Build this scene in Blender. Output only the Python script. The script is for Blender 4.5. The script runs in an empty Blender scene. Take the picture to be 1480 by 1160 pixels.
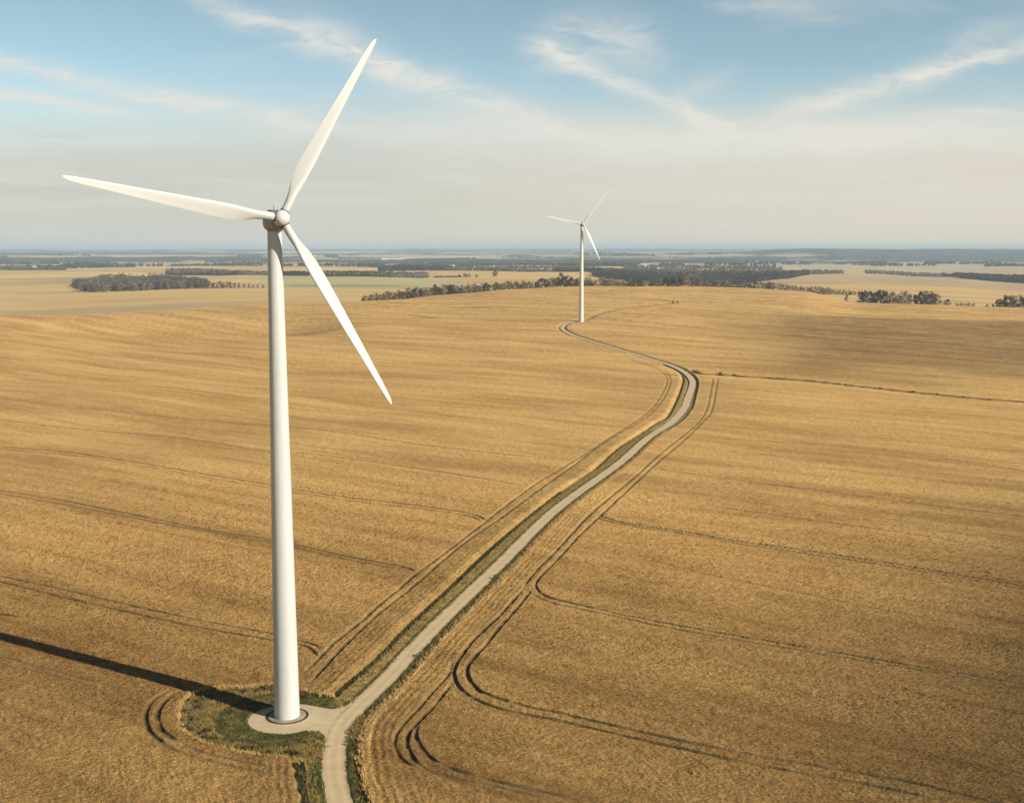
import bpy, math, random
import numpy as np
from mathutils import Vector, Matrix
from mathutils.geometry import delaunay_2d_cdt

R = math.radians
sc = bpy.context.scene
COL = sc.collection

# ------------------------------------------------------------------ camera
F, CX, CY, HC = 1685.0, 740.0, 580.0, 76.0          # focal length / centre in photo pixels, camera height in metres
TH = math.atan((CY - 359.5) / F)
cd = bpy.data.cameras.new('camera'); cam = bpy.data.objects.new('camera', cd); COL.objects.link(cam)
cam.location = (0, 0, HC); cam.rotation_euler = (R(90) - TH, 0, 0)
cd.sensor_width = 36; cd.lens = 36 * F / 1480; cd.clip_start = 1; cd.clip_end = 90000
sc.camera = cam

# ------------------------------------------------------------------ light and exposure
SUN_AZ, SUN_EL = math.atan2(0.859, -0.511), R(28)     # clockwise from +Y
sd = Vector((math.sin(SUN_AZ) * math.cos(SUN_EL), math.cos(SUN_AZ) * math.cos(SUN_EL), math.sin(SUN_EL)))
sl = bpy.data.lights.new('sun', 'SUN'); so = bpy.data.objects.new('sun', sl); COL.objects.link(so)
sl.energy = 5.0; sl.angle = R(0.53); sl.color = (1.0, 0.93, 0.80)
so.rotation_euler = sd.to_track_quat('Z', 'Y').to_euler()
sc.view_settings.view_transform = 'Standard'; sc.view_settings.look = 'None'
sc.view_settings.exposure = 0.34; sc.view_settings.gamma = 1.0
sc.cycles.use_denoising = True
sc.cycles.max_bounces = 5; sc.cycles.volume_bounces = 1; sc.cycles.diffuse_bounces = 2

# ------------------------------------------------------------------ node helpers
class NT:
    def __init__(s, tree): s.t = tree
    def n(s, typ, **k):
        o = s.t.nodes.new(typ)
        for a, b in k.items(): setattr(o, a, b)
        return o
    def put(s, sock, v):
        if isinstance(v, bpy.types.NodeSocket): s.t.links.new(v, sock)
        elif v is not None: sock.default_value = v
    def m(s, op, a, b=None, c=None, clamp=False):
        o = s.n('ShaderNodeMath', operation=op, use_clamp=clamp)
        for i, v in enumerate((a, b, c)):
            if v is not None: s.put(o.inputs[i], v)
        return o.outputs[0]
    def mix(s, f, a, b, mode='MIX'):
        o = s.n('ShaderNodeMix', data_type='RGBA', blend_type=mode)
        s.put(o.inputs[0], f); s.put(o.inputs[6], a); s.put(o.inputs[7], b)
        return o.outputs[2]
    def xyz(s, x, y, z):
        o = s.n('ShaderNodeCombineXYZ')
        for i, v in enumerate((x, y, z)): s.put(o.inputs[i], v)
        return o.outputs[0]
    def noise(s, vec, scale, detail=4, rough=0.55, dist=0.0):
        o = s.n('ShaderNodeTexNoise'); s.put(o.inputs['Vector'], vec)
        o.inputs['Scale'].default_value = scale; o.inputs['Detail'].default_value = detail
        o.inputs['Roughness'].default_value = rough; o.inputs['Distortion'].default_value = dist
        return o.outputs[0]
    def smooth(s, v, a, b, lo=0.0, hi=1.0):
        o = s.n('ShaderNodeMapRange', interpolation_type='SMOOTHSTEP')
        s.put(o.inputs[0], v); s.put(o.inputs[1], a); s.put(o.inputs[2], b)
        o.inputs[3].default_value = lo; o.inputs[4].default_value = hi
        return o.outputs[0]

def ray(px, py):
    d0, d2 = (px - CX) / F, -(py - CY) / F
    c, s = math.cos(TH), math.sin(TH)
    return (d0, c + d2 * s, -s + d2 * c)
def uv_sky(px, py):
    d = ray(px, py); return d[0] / d[1], d[2] / d[1]

# ------------------------------------------------------------------ world: sky and cirrus, fixed to compass directions
def build_world():
    w = bpy.data.worlds.new('World'); sc.world = w; w.use_nodes = True
    t = w.node_tree; t.nodes.clear(); g = NT(t)
    tc = g.n('ShaderNodeTexCoord'); sp = g.n('ShaderNodeSeparateXYZ'); t.links.new(tc.outputs['Generated'], sp.inputs[0])
    X, Y, Z = sp.outputs
    zz = g.m('MAXIMUM', Z, 0.0)
    sky = g.n('ShaderNodeTexSky', sky_type='NISHITA'); sky.sun_disc = False
    sky.sun_elevation = SUN_EL; sky.sun_rotation = SUN_AZ
    sky.altitude = 200; sky.air_density = 1.0; sky.dust_density = 0.6; sky.ozone_density = 1.0
    t.links.new(g.xyz(X, Y, g.m('MULTIPLY_ADD', zz, 1.7, 0.02)), sky.inputs['Vector'])
    ya = g.m('MAXIMUM', g.m('ABSOLUTE', Y), 0.05)
    u = g.m('DIVIDE', X, ya); v = g.m('DIVIDE', zz, ya)
    # fibrous texture used by every cloud
    warp = g.noise(g.xyz(g.m('MULTIPLY', u, 4.0), g.m('MULTIPLY', v, 12.0), 0.3), 2.0, 6, 0.6)
    wv = g.m('MULTIPLY', g.m('SUBTRACT', warp, 0.5), 0.035)
    v2 = g.m('ADD', v, wv)
    fib = g.noise(g.xyz(g.m('MULTIPLY', u, 7.0), g.m('MULTIPLY', v2, 30.0), 1.7), 1.8, 9, 0.66, 0.9)
    fibn = g.smooth(fib, 0.32, 0.60)
    total = None
    def streak(pts, width, strength, ends=0.05, fibre=0.75):
        nonlocal total
        P = [uv_sky(*p) for p in pts]
        us = np.array([p[0] for p in P]); vs = np.array([p[1] for p in P])
        deg = min(2, len(P) - 1)
        c = np.polyfit(us, vs, deg)
        if deg == 1: c = [0, c[0], c[1]]
        u0, u1 = us.min(), us.max()
        cv = g.m('ADD', g.m('MULTIPLY', g.m('ADD', g.m('MULTIPLY', u, float(c[0])), float(c[1])), u), float(c[2]))
        d = g.m('DIVIDE', g.m('SUBTRACT', v2, cv), width / F)
        ga = g.m('EXPONENT', g.m('MULTIPLY', g.m('MULTIPLY', d, d), -1.0))
        e = g.m('MULTIPLY', g.smooth(u, float(u0 - ends), float(u0 + ends)), g.smooth(u, float(u1 + ends), float(u1 - ends)))
        tex = g.m('ADD', g.m('MULTIPLY', fibn, fibre), 1.0 - fibre)
        k = g.m('MULTIPLY', g.m('MULTIPLY', g.m('MULTIPLY', ga, e), tex), strength)
        total = k if total is None else g.m('ADD', total, k)
    streak([(300, 5), (420, 45), (560, 100), (660, 135), (770, 172)], 19, 1.15)
    streak([(430, 20), (520, 75), (620, 115)], 30, 0.35)
    streak([(-40, 80), (120, 115), (270, 148), (460, 178)], 14, 1.4)
    streak([(-40, 136), (90, 150), (200, 166)], 10, 1.3, 0.03)
    streak([(775, 70), (860, 55), (950, 75)], 38, 0.75, 0.03)
    streak([(770, 75), (850, 100), (960, 150), (1060, 185)], 14, 0.95, 0.03)
    streak([(985, 140), (1010, 165), (1055, 185)], 12, 0.9, 0.012)
    streak([(985, 128), (1060, 100)], 14, 0.4, 0.02)
    streak([(1130, 160), (1250, 130), (1360, 98), (1520, 62)], 16, 1.15, 0.05)
    streak([(1330, 105), (1420, 50), (1520, 20)], 24, 0.35, 0.05)
    streak([(1340, 168), (1480, 166)], 7, 0.6, 0.03)
    streak([(1040, 8), (1170, 2)], 7, 0.5, 0.03)
    streak([(180, 200), (360, 194), (560, 190)], 14, 0.5, 0.08)
    streak([(540, 184), (760, 192), (1000, 205), (1300, 196), (1560, 190)], 24, 1.0, 0.12, 0.35)
    streak([(900, 218), (1150, 205), (1350, 200)], 26, 0.55, 0.1, 0.5)
    faint = g.noise(g.xyz(g.m('MULTIPLY', u, 2.2), g.m('MULTIPLY', v2, 9.0), 5.0), 1.5, 5, 0.6)
    total = g.m('ADD', total, g.m('MULTIPLY', g.smooth(faint, 0.48, 0.75), 0.4))
    # thin veil of high cloud thickening toward the horizon
    vn = g.m('ADD', v, g.m('MULTIPLY', g.m('SUBTRACT', g.noise(g.xyz(g.m('MULTIPLY', u, 1.5), g.m('MULTIPLY', v, 12.0), 2.0), 2.0, 5, 0.6), 0.5), 0.035))
    veil = g.smooth(vn, 0.155, 0.06)
    veil = g.m('MULTIPLY', veil, 0.97)
    tot = g.m('MULTIPLY', total, 0.76, clamp=True)
    right = g.smooth(u, -0.4, 0.42)
    veilc = g.mix(right, (4.7, 4.7, 4.25, 1), (5.8, 5.3, 4.45, 1))
    lay = g.noise(g.xyz(g.m('MULTIPLY', u, 1.6), g.m('MULTIPLY', v2, 26.0), 9.0), 2.2, 7, 0.62, 0.4)
    layf = g.m('MULTIPLY', g.smooth(lay, 0.42, 0.68), g.smooth(v, 0.0, 0.05))
    veilc = g.mix(g.m('MULTIPLY', layf, 0.55), veilc, (5.8, 5.65, 5.05, 1))
    cloudc = g.mix(right, (6.0, 6.1, 5.75, 1), (6.2, 6.05, 5.5, 1))
    sky2 = g.mix(1.0, sky.outputs[0], g.mix(g.smooth(v, 0.2, 0.7), (1.55, 1.5, 1.18, 1), (0.20, 0.22, 0.24, 1)), 'MULTIPLY')
    c1 = g.mix(veil, sky2, veilc)
    c2 = g.mix(tot, c1, cloudc)
    bg = g.n('ShaderNodeBackground'); t.links.new(c2, bg.inputs[0]); bg.inputs[1].default_value = 0.1
    out = g.n('ShaderNodeOutputWorld'); t.links.new(bg.outputs[0], out.inputs[0])
    w.cycles.sampling_method = 'MANUAL'; w.cycles.sample_map_resolution = 512
build_world()

# ------------------------------------------------------------------ numpy noise
def _h(ix, iy, seed):
    n = (ix.astype(np.int64) * 374761393 + iy.astype(np.int64) * 668265263 + seed * 974711) & 0xffffffff
    n = ((n ^ (n >> 13)) * 1274126177) & 0xffffffff
    n = (n ^ (n >> 16)) & 0xffff
    return n.astype(np.float32) / 32767.5 - 1.0
def vnoise(x, y, seed=0):
    x0 = np.floor(x); y0 = np.floor(y); fx = (x - x0).astype(np.float32); fy = (y - y0).astype(np.float32)
    fx = fx * fx * (3 - 2 * fx); fy = fy * fy * (3 - 2 * fy)
    a = _h(x0, y0, seed); b = _h(x0 + 1, y0, seed); c = _h(x0, y0 + 1, seed); d = _h(x0 + 1, y0 + 1, seed)
    return (a + (b - a) * fx) * (1 - fy) + (c + (d - c) * fx) * fy
def fbm(x, y, seed=0, octv=4, gain=0.5):
    s = 0; a = 1.0; t = 0
    for i in range(octv):
        s = s + a * vnoise(x * 2 ** i + 17.3 * i, y * 2 ** i - 9.1 * i, seed + i); t += a; a *= gain
    return s / t
def sstep(x, a, b):
    t = np.clip((x - a) / (b - a), 0, 1); return t * t * (3 - 2 * t)

# ------------------------------------------------------------------ terrain: rolling farmland
def row2z(D, row): return HC - D * math.tan(TH + math.atan((row - CY) / F))
FARL = [(6500, 380.5), (8000, 376.5), (10000, 370), (12500, 371), (16000, 365), (24000, 361.5), (34000, 361.2)]
FARR = [(6800, 383), (7600, 381), (10200, 363), (11000, 362), (12500, 364), (16000, 363), (24000, 361), (34000, 361.2)]
z_ = lambda D, z: (D, None, z)
r_ = lambda D, r: (D, r, None)
NEAR = [z_(1, 0), z_(150, 0), z_(250, 0), z_(400, 1.0)]
PROF = {
 -160: [z_(600, 5), z_(700, 8), r_(850, 480), r_(930, 484), r_(1080, 459), r_(1230, 466), r_(1500, 456), r_(1900, 436), r_(2400, 416), r_(3000, 401), r_(3700, 393), r_(4400, 386.5), r_(5000, 389)],
 0: [z_(600, 5), z_(700, 8), r_(850, 481.5), r_(940, 488), r_(1080, 458), r_(1230, 465), r_(1500, 455), r_(1900, 436), r_(2400, 416), r_(3000, 401), r_(3700, 393), r_(4400, 386.5), r_(5000, 389)],
 200: [z_(600, 5), z_(700, 7), r_(870, 486.5), r_(955, 493), r_(1120, 453), r_(1270, 458.5), r_(1480, 450), r_(1800, 433), r_(2050, 421), r_(2600, 407), r_(3200, 398), r_(3800, 391), r_(4500, 386.5), r_(5000, 389)],
 390: [z_(600, 4.5), z_(700, 6), r_(890, 488.5), r_(965, 494), r_(1200, 441), r_(1350, 444), r_(1700, 430), r_(2050, 418.5), r_(2300, 412), r_(2700, 404), r_(3200, 398), r_(3600, 394.5), r_(4500, 386), r_(5000, 388)],
 520: [z_(600, 4.5), z_(750, 7), z_(950, 10.5), r_(1250, 437), r_(1400, 439), r_(1750, 427), r_(2100, 417), r_(2400, 411), r_(2800, 403), r_(3300, 397.5), r_(4500, 386), r_(5000, 388)],
 640: [z_(600, 5), z_(750, 8), z_(985, 13), r_(1400, 427), r_(1520, 430), r_(1900, 420), r_(2300, 413), r_(2800, 404), r_(3300, 396), r_(4500, 385), r_(5000, 387)],
 740: [z_(600, 5.5), z_(750, 9), z_(985, 14.4), r_(1480, 419), r_(1600, 422), r_(1950, 414), r_(2400, 408), r_(2900, 401), r_(3500, 393), r_(4500, 385), r_(5000, 387)],
 850: [z_(600, 5.5), z_(750, 9), z_(985, 14.95), r_(1520, 414.5), r_(1650, 418), r_(2100, 411.5), r_(2500, 406.5), r_(3000, 400), r_(3600, 393), r_(4500, 386), r_(5000, 387)],
 1000: [z_(600, 5.5), z_(750, 8.5), z_(985, 14), r_(1550, 416), r_(1700, 420), r_(2200, 415), r_(2700, 410), r_(3300, 401), r_(3900, 395), r_(4500, 386), r_(5200, 384)],
 1150: [z_(600, 5), z_(750, 7.5), z_(985, 11), r_(1480, 420.5), r_(1650, 423), r_(2000, 418.5), r_(2500, 407), r_(3200, 399.5), r_(3600, 399), r_(4500, 390), r_(5500, 383.5)],
 1250: [z_(600, 4.5), z_(750, 6), z_(985, 8.5), r_(1330, 440), r_(1450, 440.5), r_(1750, 428), r_(2100, 418), r_(2600, 408), r_(3200, 399.5), r_(3700, 400), r_(4500, 392), r_(5500, 385)],
 1370: [z_(600, 4), z_(750, 5), z_(985, 7), r_(1310, 442), r_(1420, 443), r_(1700, 432), r_(1950, 427), r_(2400, 416), r_(3000, 404), r_(3400, 400.5), r_(4000, 402), r_(4700, 394), r_(5800, 384)],
 1480: [z_(600, 3.5), z_(750, 4), z_(985, 6), r_(1290, 444.5), r_(1400, 446), r_(1750, 436), r_(2100, 428), r_(2600, 417), r_(3000, 411), r_(3400, 405), r_(4500, 393), r_(5800, 384)],
 1640: [z_(600, 3), z_(750, 4), z_(985, 6), r_(1290, 444.5), r_(1400, 446), r_(1750, 436), r_(2100, 428), r_(2600, 417), r_(3000, 411), r_(3400, 405), r_(4500, 393), r_(5800, 384)],
}
def pchip(x, y, xs):
    x = np.array(x, float); y = np.array(y, float); h = np.diff(x); d = np.diff(y) / h
    m = np.zeros_like(y); m[0], m[-1] = d[0], d[-1]
    for i in range(1, len(y) - 1):
        if d[i - 1] * d[i] > 0:
            w1, w2 = 2 * h[i] + h[i - 1], h[i] + 2 * h[i - 1]
            m[i] = (w1 + w2) / (w1 / d[i - 1] + w2 / d[i])
    k = np.clip(np.searchsorted(x, xs) - 1, 0, len(x) - 2); t = (xs - x[k]) / h[k]
    t2, t3 = t * t, t * t * t
    return (2 * t3 - 3 * t2 + 1) * y[k] + (t3 - 2 * t2 + t) * h[k] * m[k] + (-2 * t3 + 3 * t2) * y[k + 1] + (t3 - t2) * h[k] * m[k + 1]
NL = 1400
LG = np.linspace(math.log(100), math.log(34000), NL)
UCOL = sorted(PROF)
tab = []
for uc in UCOL:
    p = NEAR + PROF[uc] + [r_(a, b) for a, b in (FARR if uc > 1100 else FARL)]
    D = [q[0] for q in p]; Zv = [q[2] if q[2] is not None else row2z(q[0], q[1]) for q in p]
    tab.append(pchip([math.log(max(d, 50) if d > 1 else 50) for d in D], Zv, LG))
tab = np.array(tab)                                     # columns x logD
NU = 300
ug = np.linspace(-160, 1640, NU)
TAB = np.array([pchip(UCOL, tab[:, j], ug) for j in range(NL)])   # NL x NU
# soften the grid across columns a little
for _ in range(3): TAB[:, 1:-1] = 0.25 * TAB[:, :-2] + 0.5 * TAB[:, 1:-1] + 0.25 * TAB[:, 2:]
KU = 1.0 / (math.cos(TH))
def terrain(x, y):
    x = np.asarray(x, float); y = np.asarray(y, float)
    yy = np.maximum(y, 100.0)
    u = CX + F * (x / yy) * math.cos(TH) * (1 + 0.005)
    fu = np.clip((u + 160) / 1800 * (NU - 1), 0, NU - 1.001)
    fl = np.clip((np.log(yy) - LG[0]) / (LG[-1] - LG[0]) * (NL - 1), 0, NL - 1.001)
    i = fl.astype(int); j = fu.astype(int); a = fl - i; b = fu - j
    z = (TAB[i, j] * (1 - b) + TAB[i, j + 1] * b) * (1 - a) + (TAB[i + 1, j] * (1 - b) + TAB[i + 1, j + 1] * b) * a
    z = z * sstep(y, 60, 160)
    # gentle undulation, growing with distance
    far = sstep(yy, 4500, 9000)
    z = z + 2.0 * fbm(x / 110, y / 95, 5, 2) * sstep(yy, 260, 480) * (1 - sstep(yy, 1500, 2500))
    z = z + 8.5 * fbm(x / 420 + 3, y / 330, 8, 3) * sstep(yy, 1600, 2500)
    z = z + far * 32 * fbm(x / 2600, y / 750, 11, 4)
    return z
def tz(x, y): return float(terrain(np.array([x]), np.array([y]))[0])
def hit(px, py, lift=0.0):
    """where a line of sight meets the farmland"""
    d = ray(px, py); lo = None
    ys = np.concatenate([np.arange(120, 700, 4), np.arange(700, 2600, 8), np.arange(2600, 12000, 40)]).astype(float)
    xs = ys * d[0] / d[1]; zs = HC + ys * d[2] / d[1]
    f = zs - terrain(xs, ys) - lift
    k = np.argmax(f < 0)
    if f[k] >= 0: k = len(ys) - 1
    if k == 0: k = 1
    a, b = ys[k - 1], ys[k]
    fa, fb = f[k - 1], f[k]
    t = fa / (fa - fb) if fa != fb else 0.5
    y = a + (b - a) * t
    return (y * d[0] / d[1], y)
def spline(pts, n=6):
    P = np.array(pts, float); out = []
    for i in range(len(P) - 1):
        p0, p1, p2, p3 = P[max(i - 1, 0)], P[i], P[i + 1], P[min(i + 2, len(P) - 1)]
        for k in range(n):
            t = k / n
            out.append(0.5 * ((2 * p1) + (-p0 + p2) * t + (2 * p0 - 5 * p1 + 4 * p2 - p3) * t * t + (-p0 + 3 * p1 - 3 * p2 + p3) * t ** 3))
    out.append(P[-1]); return np.array(out)
def trace(pts, n=4): return spline([hit(*p) for p in pts], n)

# ------------------------------------------------------------------ lines on the land (road, wheel tracks, crop edges)
ROAD_W = 3.5
road_px = [(530, 1290), (508, 1225), (491, 1160), (482, 1106), (488, 1062), (500, 1040), (521, 1018), (564, 976), (622, 913), (725, 813), (810, 731), (897, 668), (935, 634), (971, 610), (988, 591), (995, 574), (1001, 556), (998, 546), (984, 535), (962, 526), (926, 515), (881, 501.5), (848, 491.5), (821, 481.5), (813, 475.5), (815, 470.5), (822, 467.2), (836, 465.8), (843, 465.5)]
ROADC = trace(road_px, 6)
S = {}
TR = []   # wheel tracks and one painted turbine shadow: (polyline, half width, depth 0..1)
def track(pts, hw=0.22, k=1.0): TR.append((trace(pts), hw, k))
# left headland pair
track([(441, 975), (462, 954.5), (481, 935), (524, 899.7), (548, 878), (572, 859), (600, 833.5), (627, 814), (668, 783), (701, 757), (720, 742), (745, 723), (780, 698), (820, 674), (841, 661), (872, 640), (907, 618), (936, 598), (952, 579), (961, 562), (964, 552), (962, 545), (955, 538), (935, 529), (908, 520)], 0.24)
track([(443, 992), (455, 984), (478.6, 957), (501, 934), (534.5, 901.7), (563, 878), (590, 857), (616.5, 833.5), (664, 793), (707.6, 762), (728, 748), (790, 702), (835.5, 670), (859, 651), (888, 632), (934, 604.5), (952, 586), (963, 570), (968, 556), (967, 545), (959.5, 537)], 0.24)
# left field tramlines
track([(-60, 825), (0, 836), (76, 852), (190, 879), (303, 903), (391, 920), (432, 930), (455, 937), (470, 944)])
track([(-60, 832), (0, 844), (114, 872), (265.6, 906), (394.5, 930), (432, 936), (450, 943), (459, 954.5)])
track([(-60, 702), (0, 712), (76, 723), (190, 746), (303, 769), (391, 783), (425, 790), (503, 807.6), (581, 822), (602, 832)])
track([(-60, 706), (0, 716), (114, 736), (266, 765), (394, 787.5), (430, 795), (503, 812), (575, 826)], 0.2, 0.8)
track([(-60, 644), (0, 648), (114, 658), (266, 683), (391, 703), (420, 709), (503, 722), (585, 731), (658, 741), (689, 748), (705, 756)])
track([(-60, 648), (0, 651.5), (114, 662), (266, 687), (391, 708), (503, 726), (585, 735), (658, 745), (685, 751), (696, 758)], 0.2, 0.8)
track([(-60, 604), (0, 609), (133, 624), (266, 636), (391, 655), (441, 657.5), (544, 671), (627, 683), (720, 698), (765, 706)], 0.3, 0.7)
track([(0, 577), (114, 591), (391, 617), (500, 628), (600, 644), (760, 662), (830, 669)], 0.3, 0.55)
track([(0, 540), (140, 552), (391, 583), (560, 600), (700, 607)], 0.3, 0.35)
track([(-40, 944), (0, 952), (83, 975), (165.5, 997), (221, 1003)], 0.18, 0.6)
track([(-40, 955), (0, 963.6), (69, 979), (138, 997)], 0.18, 0.6)
track([(250, 1003), (241, 1004), (219.5, 1018), (211, 1038), (214.6, 1058), (227, 1072), (245, 1085)], 0.24)
track([(265, 1003), (252, 1006), (234, 1023), (227, 1040), (231.6, 1057), (248.7, 1072), (268, 1083)], 0.3)
track([(214, 1058), (227, 1072), (245, 1086), (290, 1102), (350, 1116), (420, 1130)], 0.22, 0.7)
track([(248, 1071), (268, 1083), (300, 1095), (350, 1106), (410, 1116)], 0.22, 0.7)
track([(600, 1104), (613.5, 1117), (660, 1130), (720, 1143), (800, 1162)], 0.22, 0.75)
track([(578, 1100), (591, 1110), (640, 1128), (700, 1145), (760, 1162)], 0.22, 0.6)
track([(-30, 1040), (100, 1075), (230, 1105), (330, 1120)], 0.2, 0.3)
# right headland pair
RI = [(1030, 549), (1026, 571.6), (1020, 596), (1006, 616), (984, 634), (953, 658.6), (923.5, 686), (882, 721), (851, 748), (832, 768), (805.5, 797), (776.6, 826), (756, 852)]
track(RI, 0.24); track([(756, 854), (760, 858), (764, 861), (743.5, 886), (723, 909), (702, 936), (681, 958.6), (675, 973), (679, 988), (692, 1003), (703, 1008), (729, 1017), (763.5, 1027), (800, 1034), (900, 1057), (980, 1075), (1139, 1106), (1297, 1132), (1416, 1160), (1500, 1180)], 0.27)
track([(1037, 549), (1033, 574), (1028, 596), (1017.5, 609.5), (995, 632), (964, 658.6), (944, 676), (913, 705), (865.5, 750), (838, 776), (826, 789), (801, 816), (781, 836.6), (774, 848), (778, 858), (789, 865.5), (810, 872), (847, 880), (899, 892), (980, 908), (1059, 922), (1178, 942), (1337, 969.6), (1520, 1000)], 0.25)
track([(756, 855), (723, 892), (692, 921), (668, 950), (657, 970), (658, 986.6), (668, 1003), (688.5, 1016), (723, 1029), (763.5, 1038), (800, 1045), (900, 1068), (980, 1086.6), (1139, 1120), (1258, 1140), (1380, 1168)], 0.25)
track([(764, 861), (801, 876), (847, 886), (909, 899), (980, 914), (1178, 948), (1337, 973.6), (1520, 1006)], 0.2, 0.8)
track([(652, 958), (650, 976), (632, 997), (611.5, 1021), (587, 1047), (573, 1066), (570, 1084), (579, 1100), (591, 1110), (610, 1120)], 0.2, 0.8)
track([(653, 992), (632, 1019), (613.5, 1039), (595, 1057.6), (588, 1074), (590, 1088), (601, 1106), (613.5, 1117)], 0.24)
track([(606, 1046), (602, 1057), (601, 1068), (607, 1083), (621.6, 1100), (642, 1112), (682.5, 1125), (743, 1141), (800, 1153), (860, 1164)], 0.24, 0.9)
track([(851, 747), (867.6, 749), (903, 758.6), (985.5, 771), (1062, 784.5), (1139, 795), (1297, 819), (1520, 858)])
track([(855, 750), (903, 761.5), (985.5, 774.5), (1062, 788), (1139, 799), (1297, 823), (1520, 862)], 0.2, 0.8)
track([(942, 678), (985.5, 686), (1068, 696.6), (1120, 703), (1300, 727), (1520, 754)], 0.3, 0.6)
track([(1006, 632), (1047.6, 636.6), (1120, 641), (1300, 655), (1520, 690)], 0.3, 0.4)
track([(1020, 733), (1139, 750), (1297, 772), (1520, 808)], 0.35, 0.55)
track([(940, 813), (1020, 833), (1139, 857), (1317, 893), (1520, 925)], 0.35, 0.5)
track([(1000, 955), (1139, 985), (1317, 1030), (1520, 1075)], 0.3, 0.3)
track([(600, 447), (640, 451), (700, 459), (750, 461.5), (835, 464)], 0.35, 0.25)  # cast shadow of the second turbine, painted as a faint dark line
# field path beyond the second turbine
PATHL = trace([(846, 464), (853, 461), (860, 456.5), (880, 451), (905, 446.5), (930, 443.5), (955, 441), (976, 438.5)], 5)
track([(944, 433), (960, 435), (972, 438)], 0.5, 0.8)
# ditch left of the road, ditch right of the road, hedge bank across the right field
DITL = trace([(486, 1005), (500, 991), (543, 955), (586, 910), (642, 858), (707, 796), (771.5, 742), (820, 705), (857, 680), (892, 649), (926, 627), (948, 612), (966, 600.6), (979.6, 574), (986, 556), (987, 545), (979.6, 537), (960, 528)], 5)
HEDGE = trace([(1003, 537), (1012, 541.5), (1041, 543), (1081, 546), (1166, 551.5), (1270.5, 563), (1351.6, 571.5), (1419, 578), (1480, 582.5), (1560, 590)], 5)
DITS = trace([(430, 1104), (435, 1125), (440, 1160), (446, 1200)], 5)
# clearing around the pad, as world polygon
CLEAR = trace([(437, 1106), (407, 1100), (370, 1095), (322, 1086.5), (285, 1074), (260, 1056), (256, 1034), (268, 1012), (292, 1000), (319, 997), (358, 995), (395, 993), (433, 998), (463, 1006), (487, 1010), (520, 1020), (520, 1060), (470, 1100)], 5)
PADC = hit(413, 1038); T1 = hit(415, 1034); PAD_R = 6.0
T1Z = tz(*T1)

# ------------------------------------------------------------------ the ground sheet: one polar grid, fine where the view is fine
def build_rings():
    r = [0.5, 20, 40, 60, 80, 100, 115, 128, 138]; q = 146.0
    while q < 34000:
        r.append(q); q += min(max((0.5 if q < 520 else 0.62) * q * q / 88540.0, 0.15), 0.0095 * q)
    return np.array(r)
rr = build_rings()
half = R(25.6)
ang = np.concatenate([np.linspace(-math.pi, -R(40), 60, endpoint=False), np.linspace(-R(40), -half, 80, endpoint=False),
                      np.linspace(-half, half, 1130, endpoint=False), np.linspace(half, R(40), 80, endpoint=False), np.linspace(R(40), math.pi, 60, endpoint=False)])
NR, NA = len(rr), len(ang)
GX = rr[:, None] * np.sin(ang)[None, :]; GY = rr[:, None] * np.cos(ang)[None, :]
GZ0 = terrain(GX, GY)
def dist_field(poly, maxd, orient=False):
    Dm = np.full((NR, NA), 1e3, np.float32); Sg = np.zeros((NR, NA), np.float32)
    for k in range(len(poly) - 1):
        a, b = poly[k], poly[k + 1]; ra, rb = math.hypot(*a), math.hypot(*b)
        i0, i1 = np.searchsorted(rr, [min(ra, rb) - maxd, max(ra, rb) + maxd]); i1 = min(i1 + 1, NR)
        ta, tb = math.atan2(a[0], a[1]), math.atan2(b[0], b[1]); pad = maxd / max(min(ra, rb) - maxd, 20) + 0.002
        j0, j1 = np.searchsorted(ang, [min(ta, tb) - pad, max(ta, tb) + pad])
        if i1 <= i0 or j1 <= j0: continue
        X = GX[i0:i1, j0:j1]; Y = GY[i0:i1, j0:j1]
        dx, dy = b[0] - a[0], b[1] - a[1]; L2 = dx * dx + dy * dy + 1e-9
        t = np.clip(((X - a[0]) * dx + (Y - a[1]) * dy) / L2, 0, 1)
        ex, ey = X - (a[0] + t * dx), Y - (a[1] + t * dy); d = np.hypot(ex, ey).astype(np.float32)
        s = np.sign(ex * dy - ey * dx)                  # + = right of travel
        if orient: s = s * 0 + abs(dx * a[1] - dy * a[0]) / (math.hypot(dx, dy) * ra + 1e-9)
        sub = Dm[i0:i1, j0:j1]; m = d < sub; sub[m] = d[m]
        Sg[i0:i1, j0:j1][m] = s[m]
    return Dm, Sg
def inpoly(X, Y, P):
    c = np.zeros(X.shape, bool); n = len(P)
    for k in range(n):
        x0, y0 = P[k]; x1, y1 = P[(k + 1) % n]
        if y0 == y1: continue
        m = ((Y > y0) != (Y > y1)) & (X < (x1 - x0) * (Y - y0) / (y1 - y0) + x0); c ^= m
    return c
near = GY < 1250
# direction of drilling (tramlines) and of the leaning straw
ax = np.array([0.835, -0.55]); an = np.array([0.55, 0.835])
SA = GX * ax[0] + GY * ax[1]; SN = GX * an[0] + GY * an[1]
lx = np.array([0.62, -0.785]); ln = np.array([0.785, 0.62])
wpx = 1.2 * fbm(GX / 9, GY / 9, 31, 2); wpy = 1.2 * fbm(GX / 9, GY / 9, 37, 2)
LA = (GX + wpx) * lx[0] + (GY + wpy) * lx[1]; LN = (GX + wpx) * ln[0] + (GY + wpy) * ln[1]
dR, sR = dist_field(ROADC, 14.0)
dR *= 1.0
roadm = 1 - sstep(dR, ROAD_W / 2 - 0.1, ROAD_W / 2 + 0.25)
left = sR < 0
cell = np.maximum(0.15, np.where(rr < 520, 0.5, 0.62) * rr * rr / 88540.0)[:, None] * np.ones((1, NA))   # radial mesh cell
nz1 = fbm(GX / 2.2, GY / 2.2, 51, 3)
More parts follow.
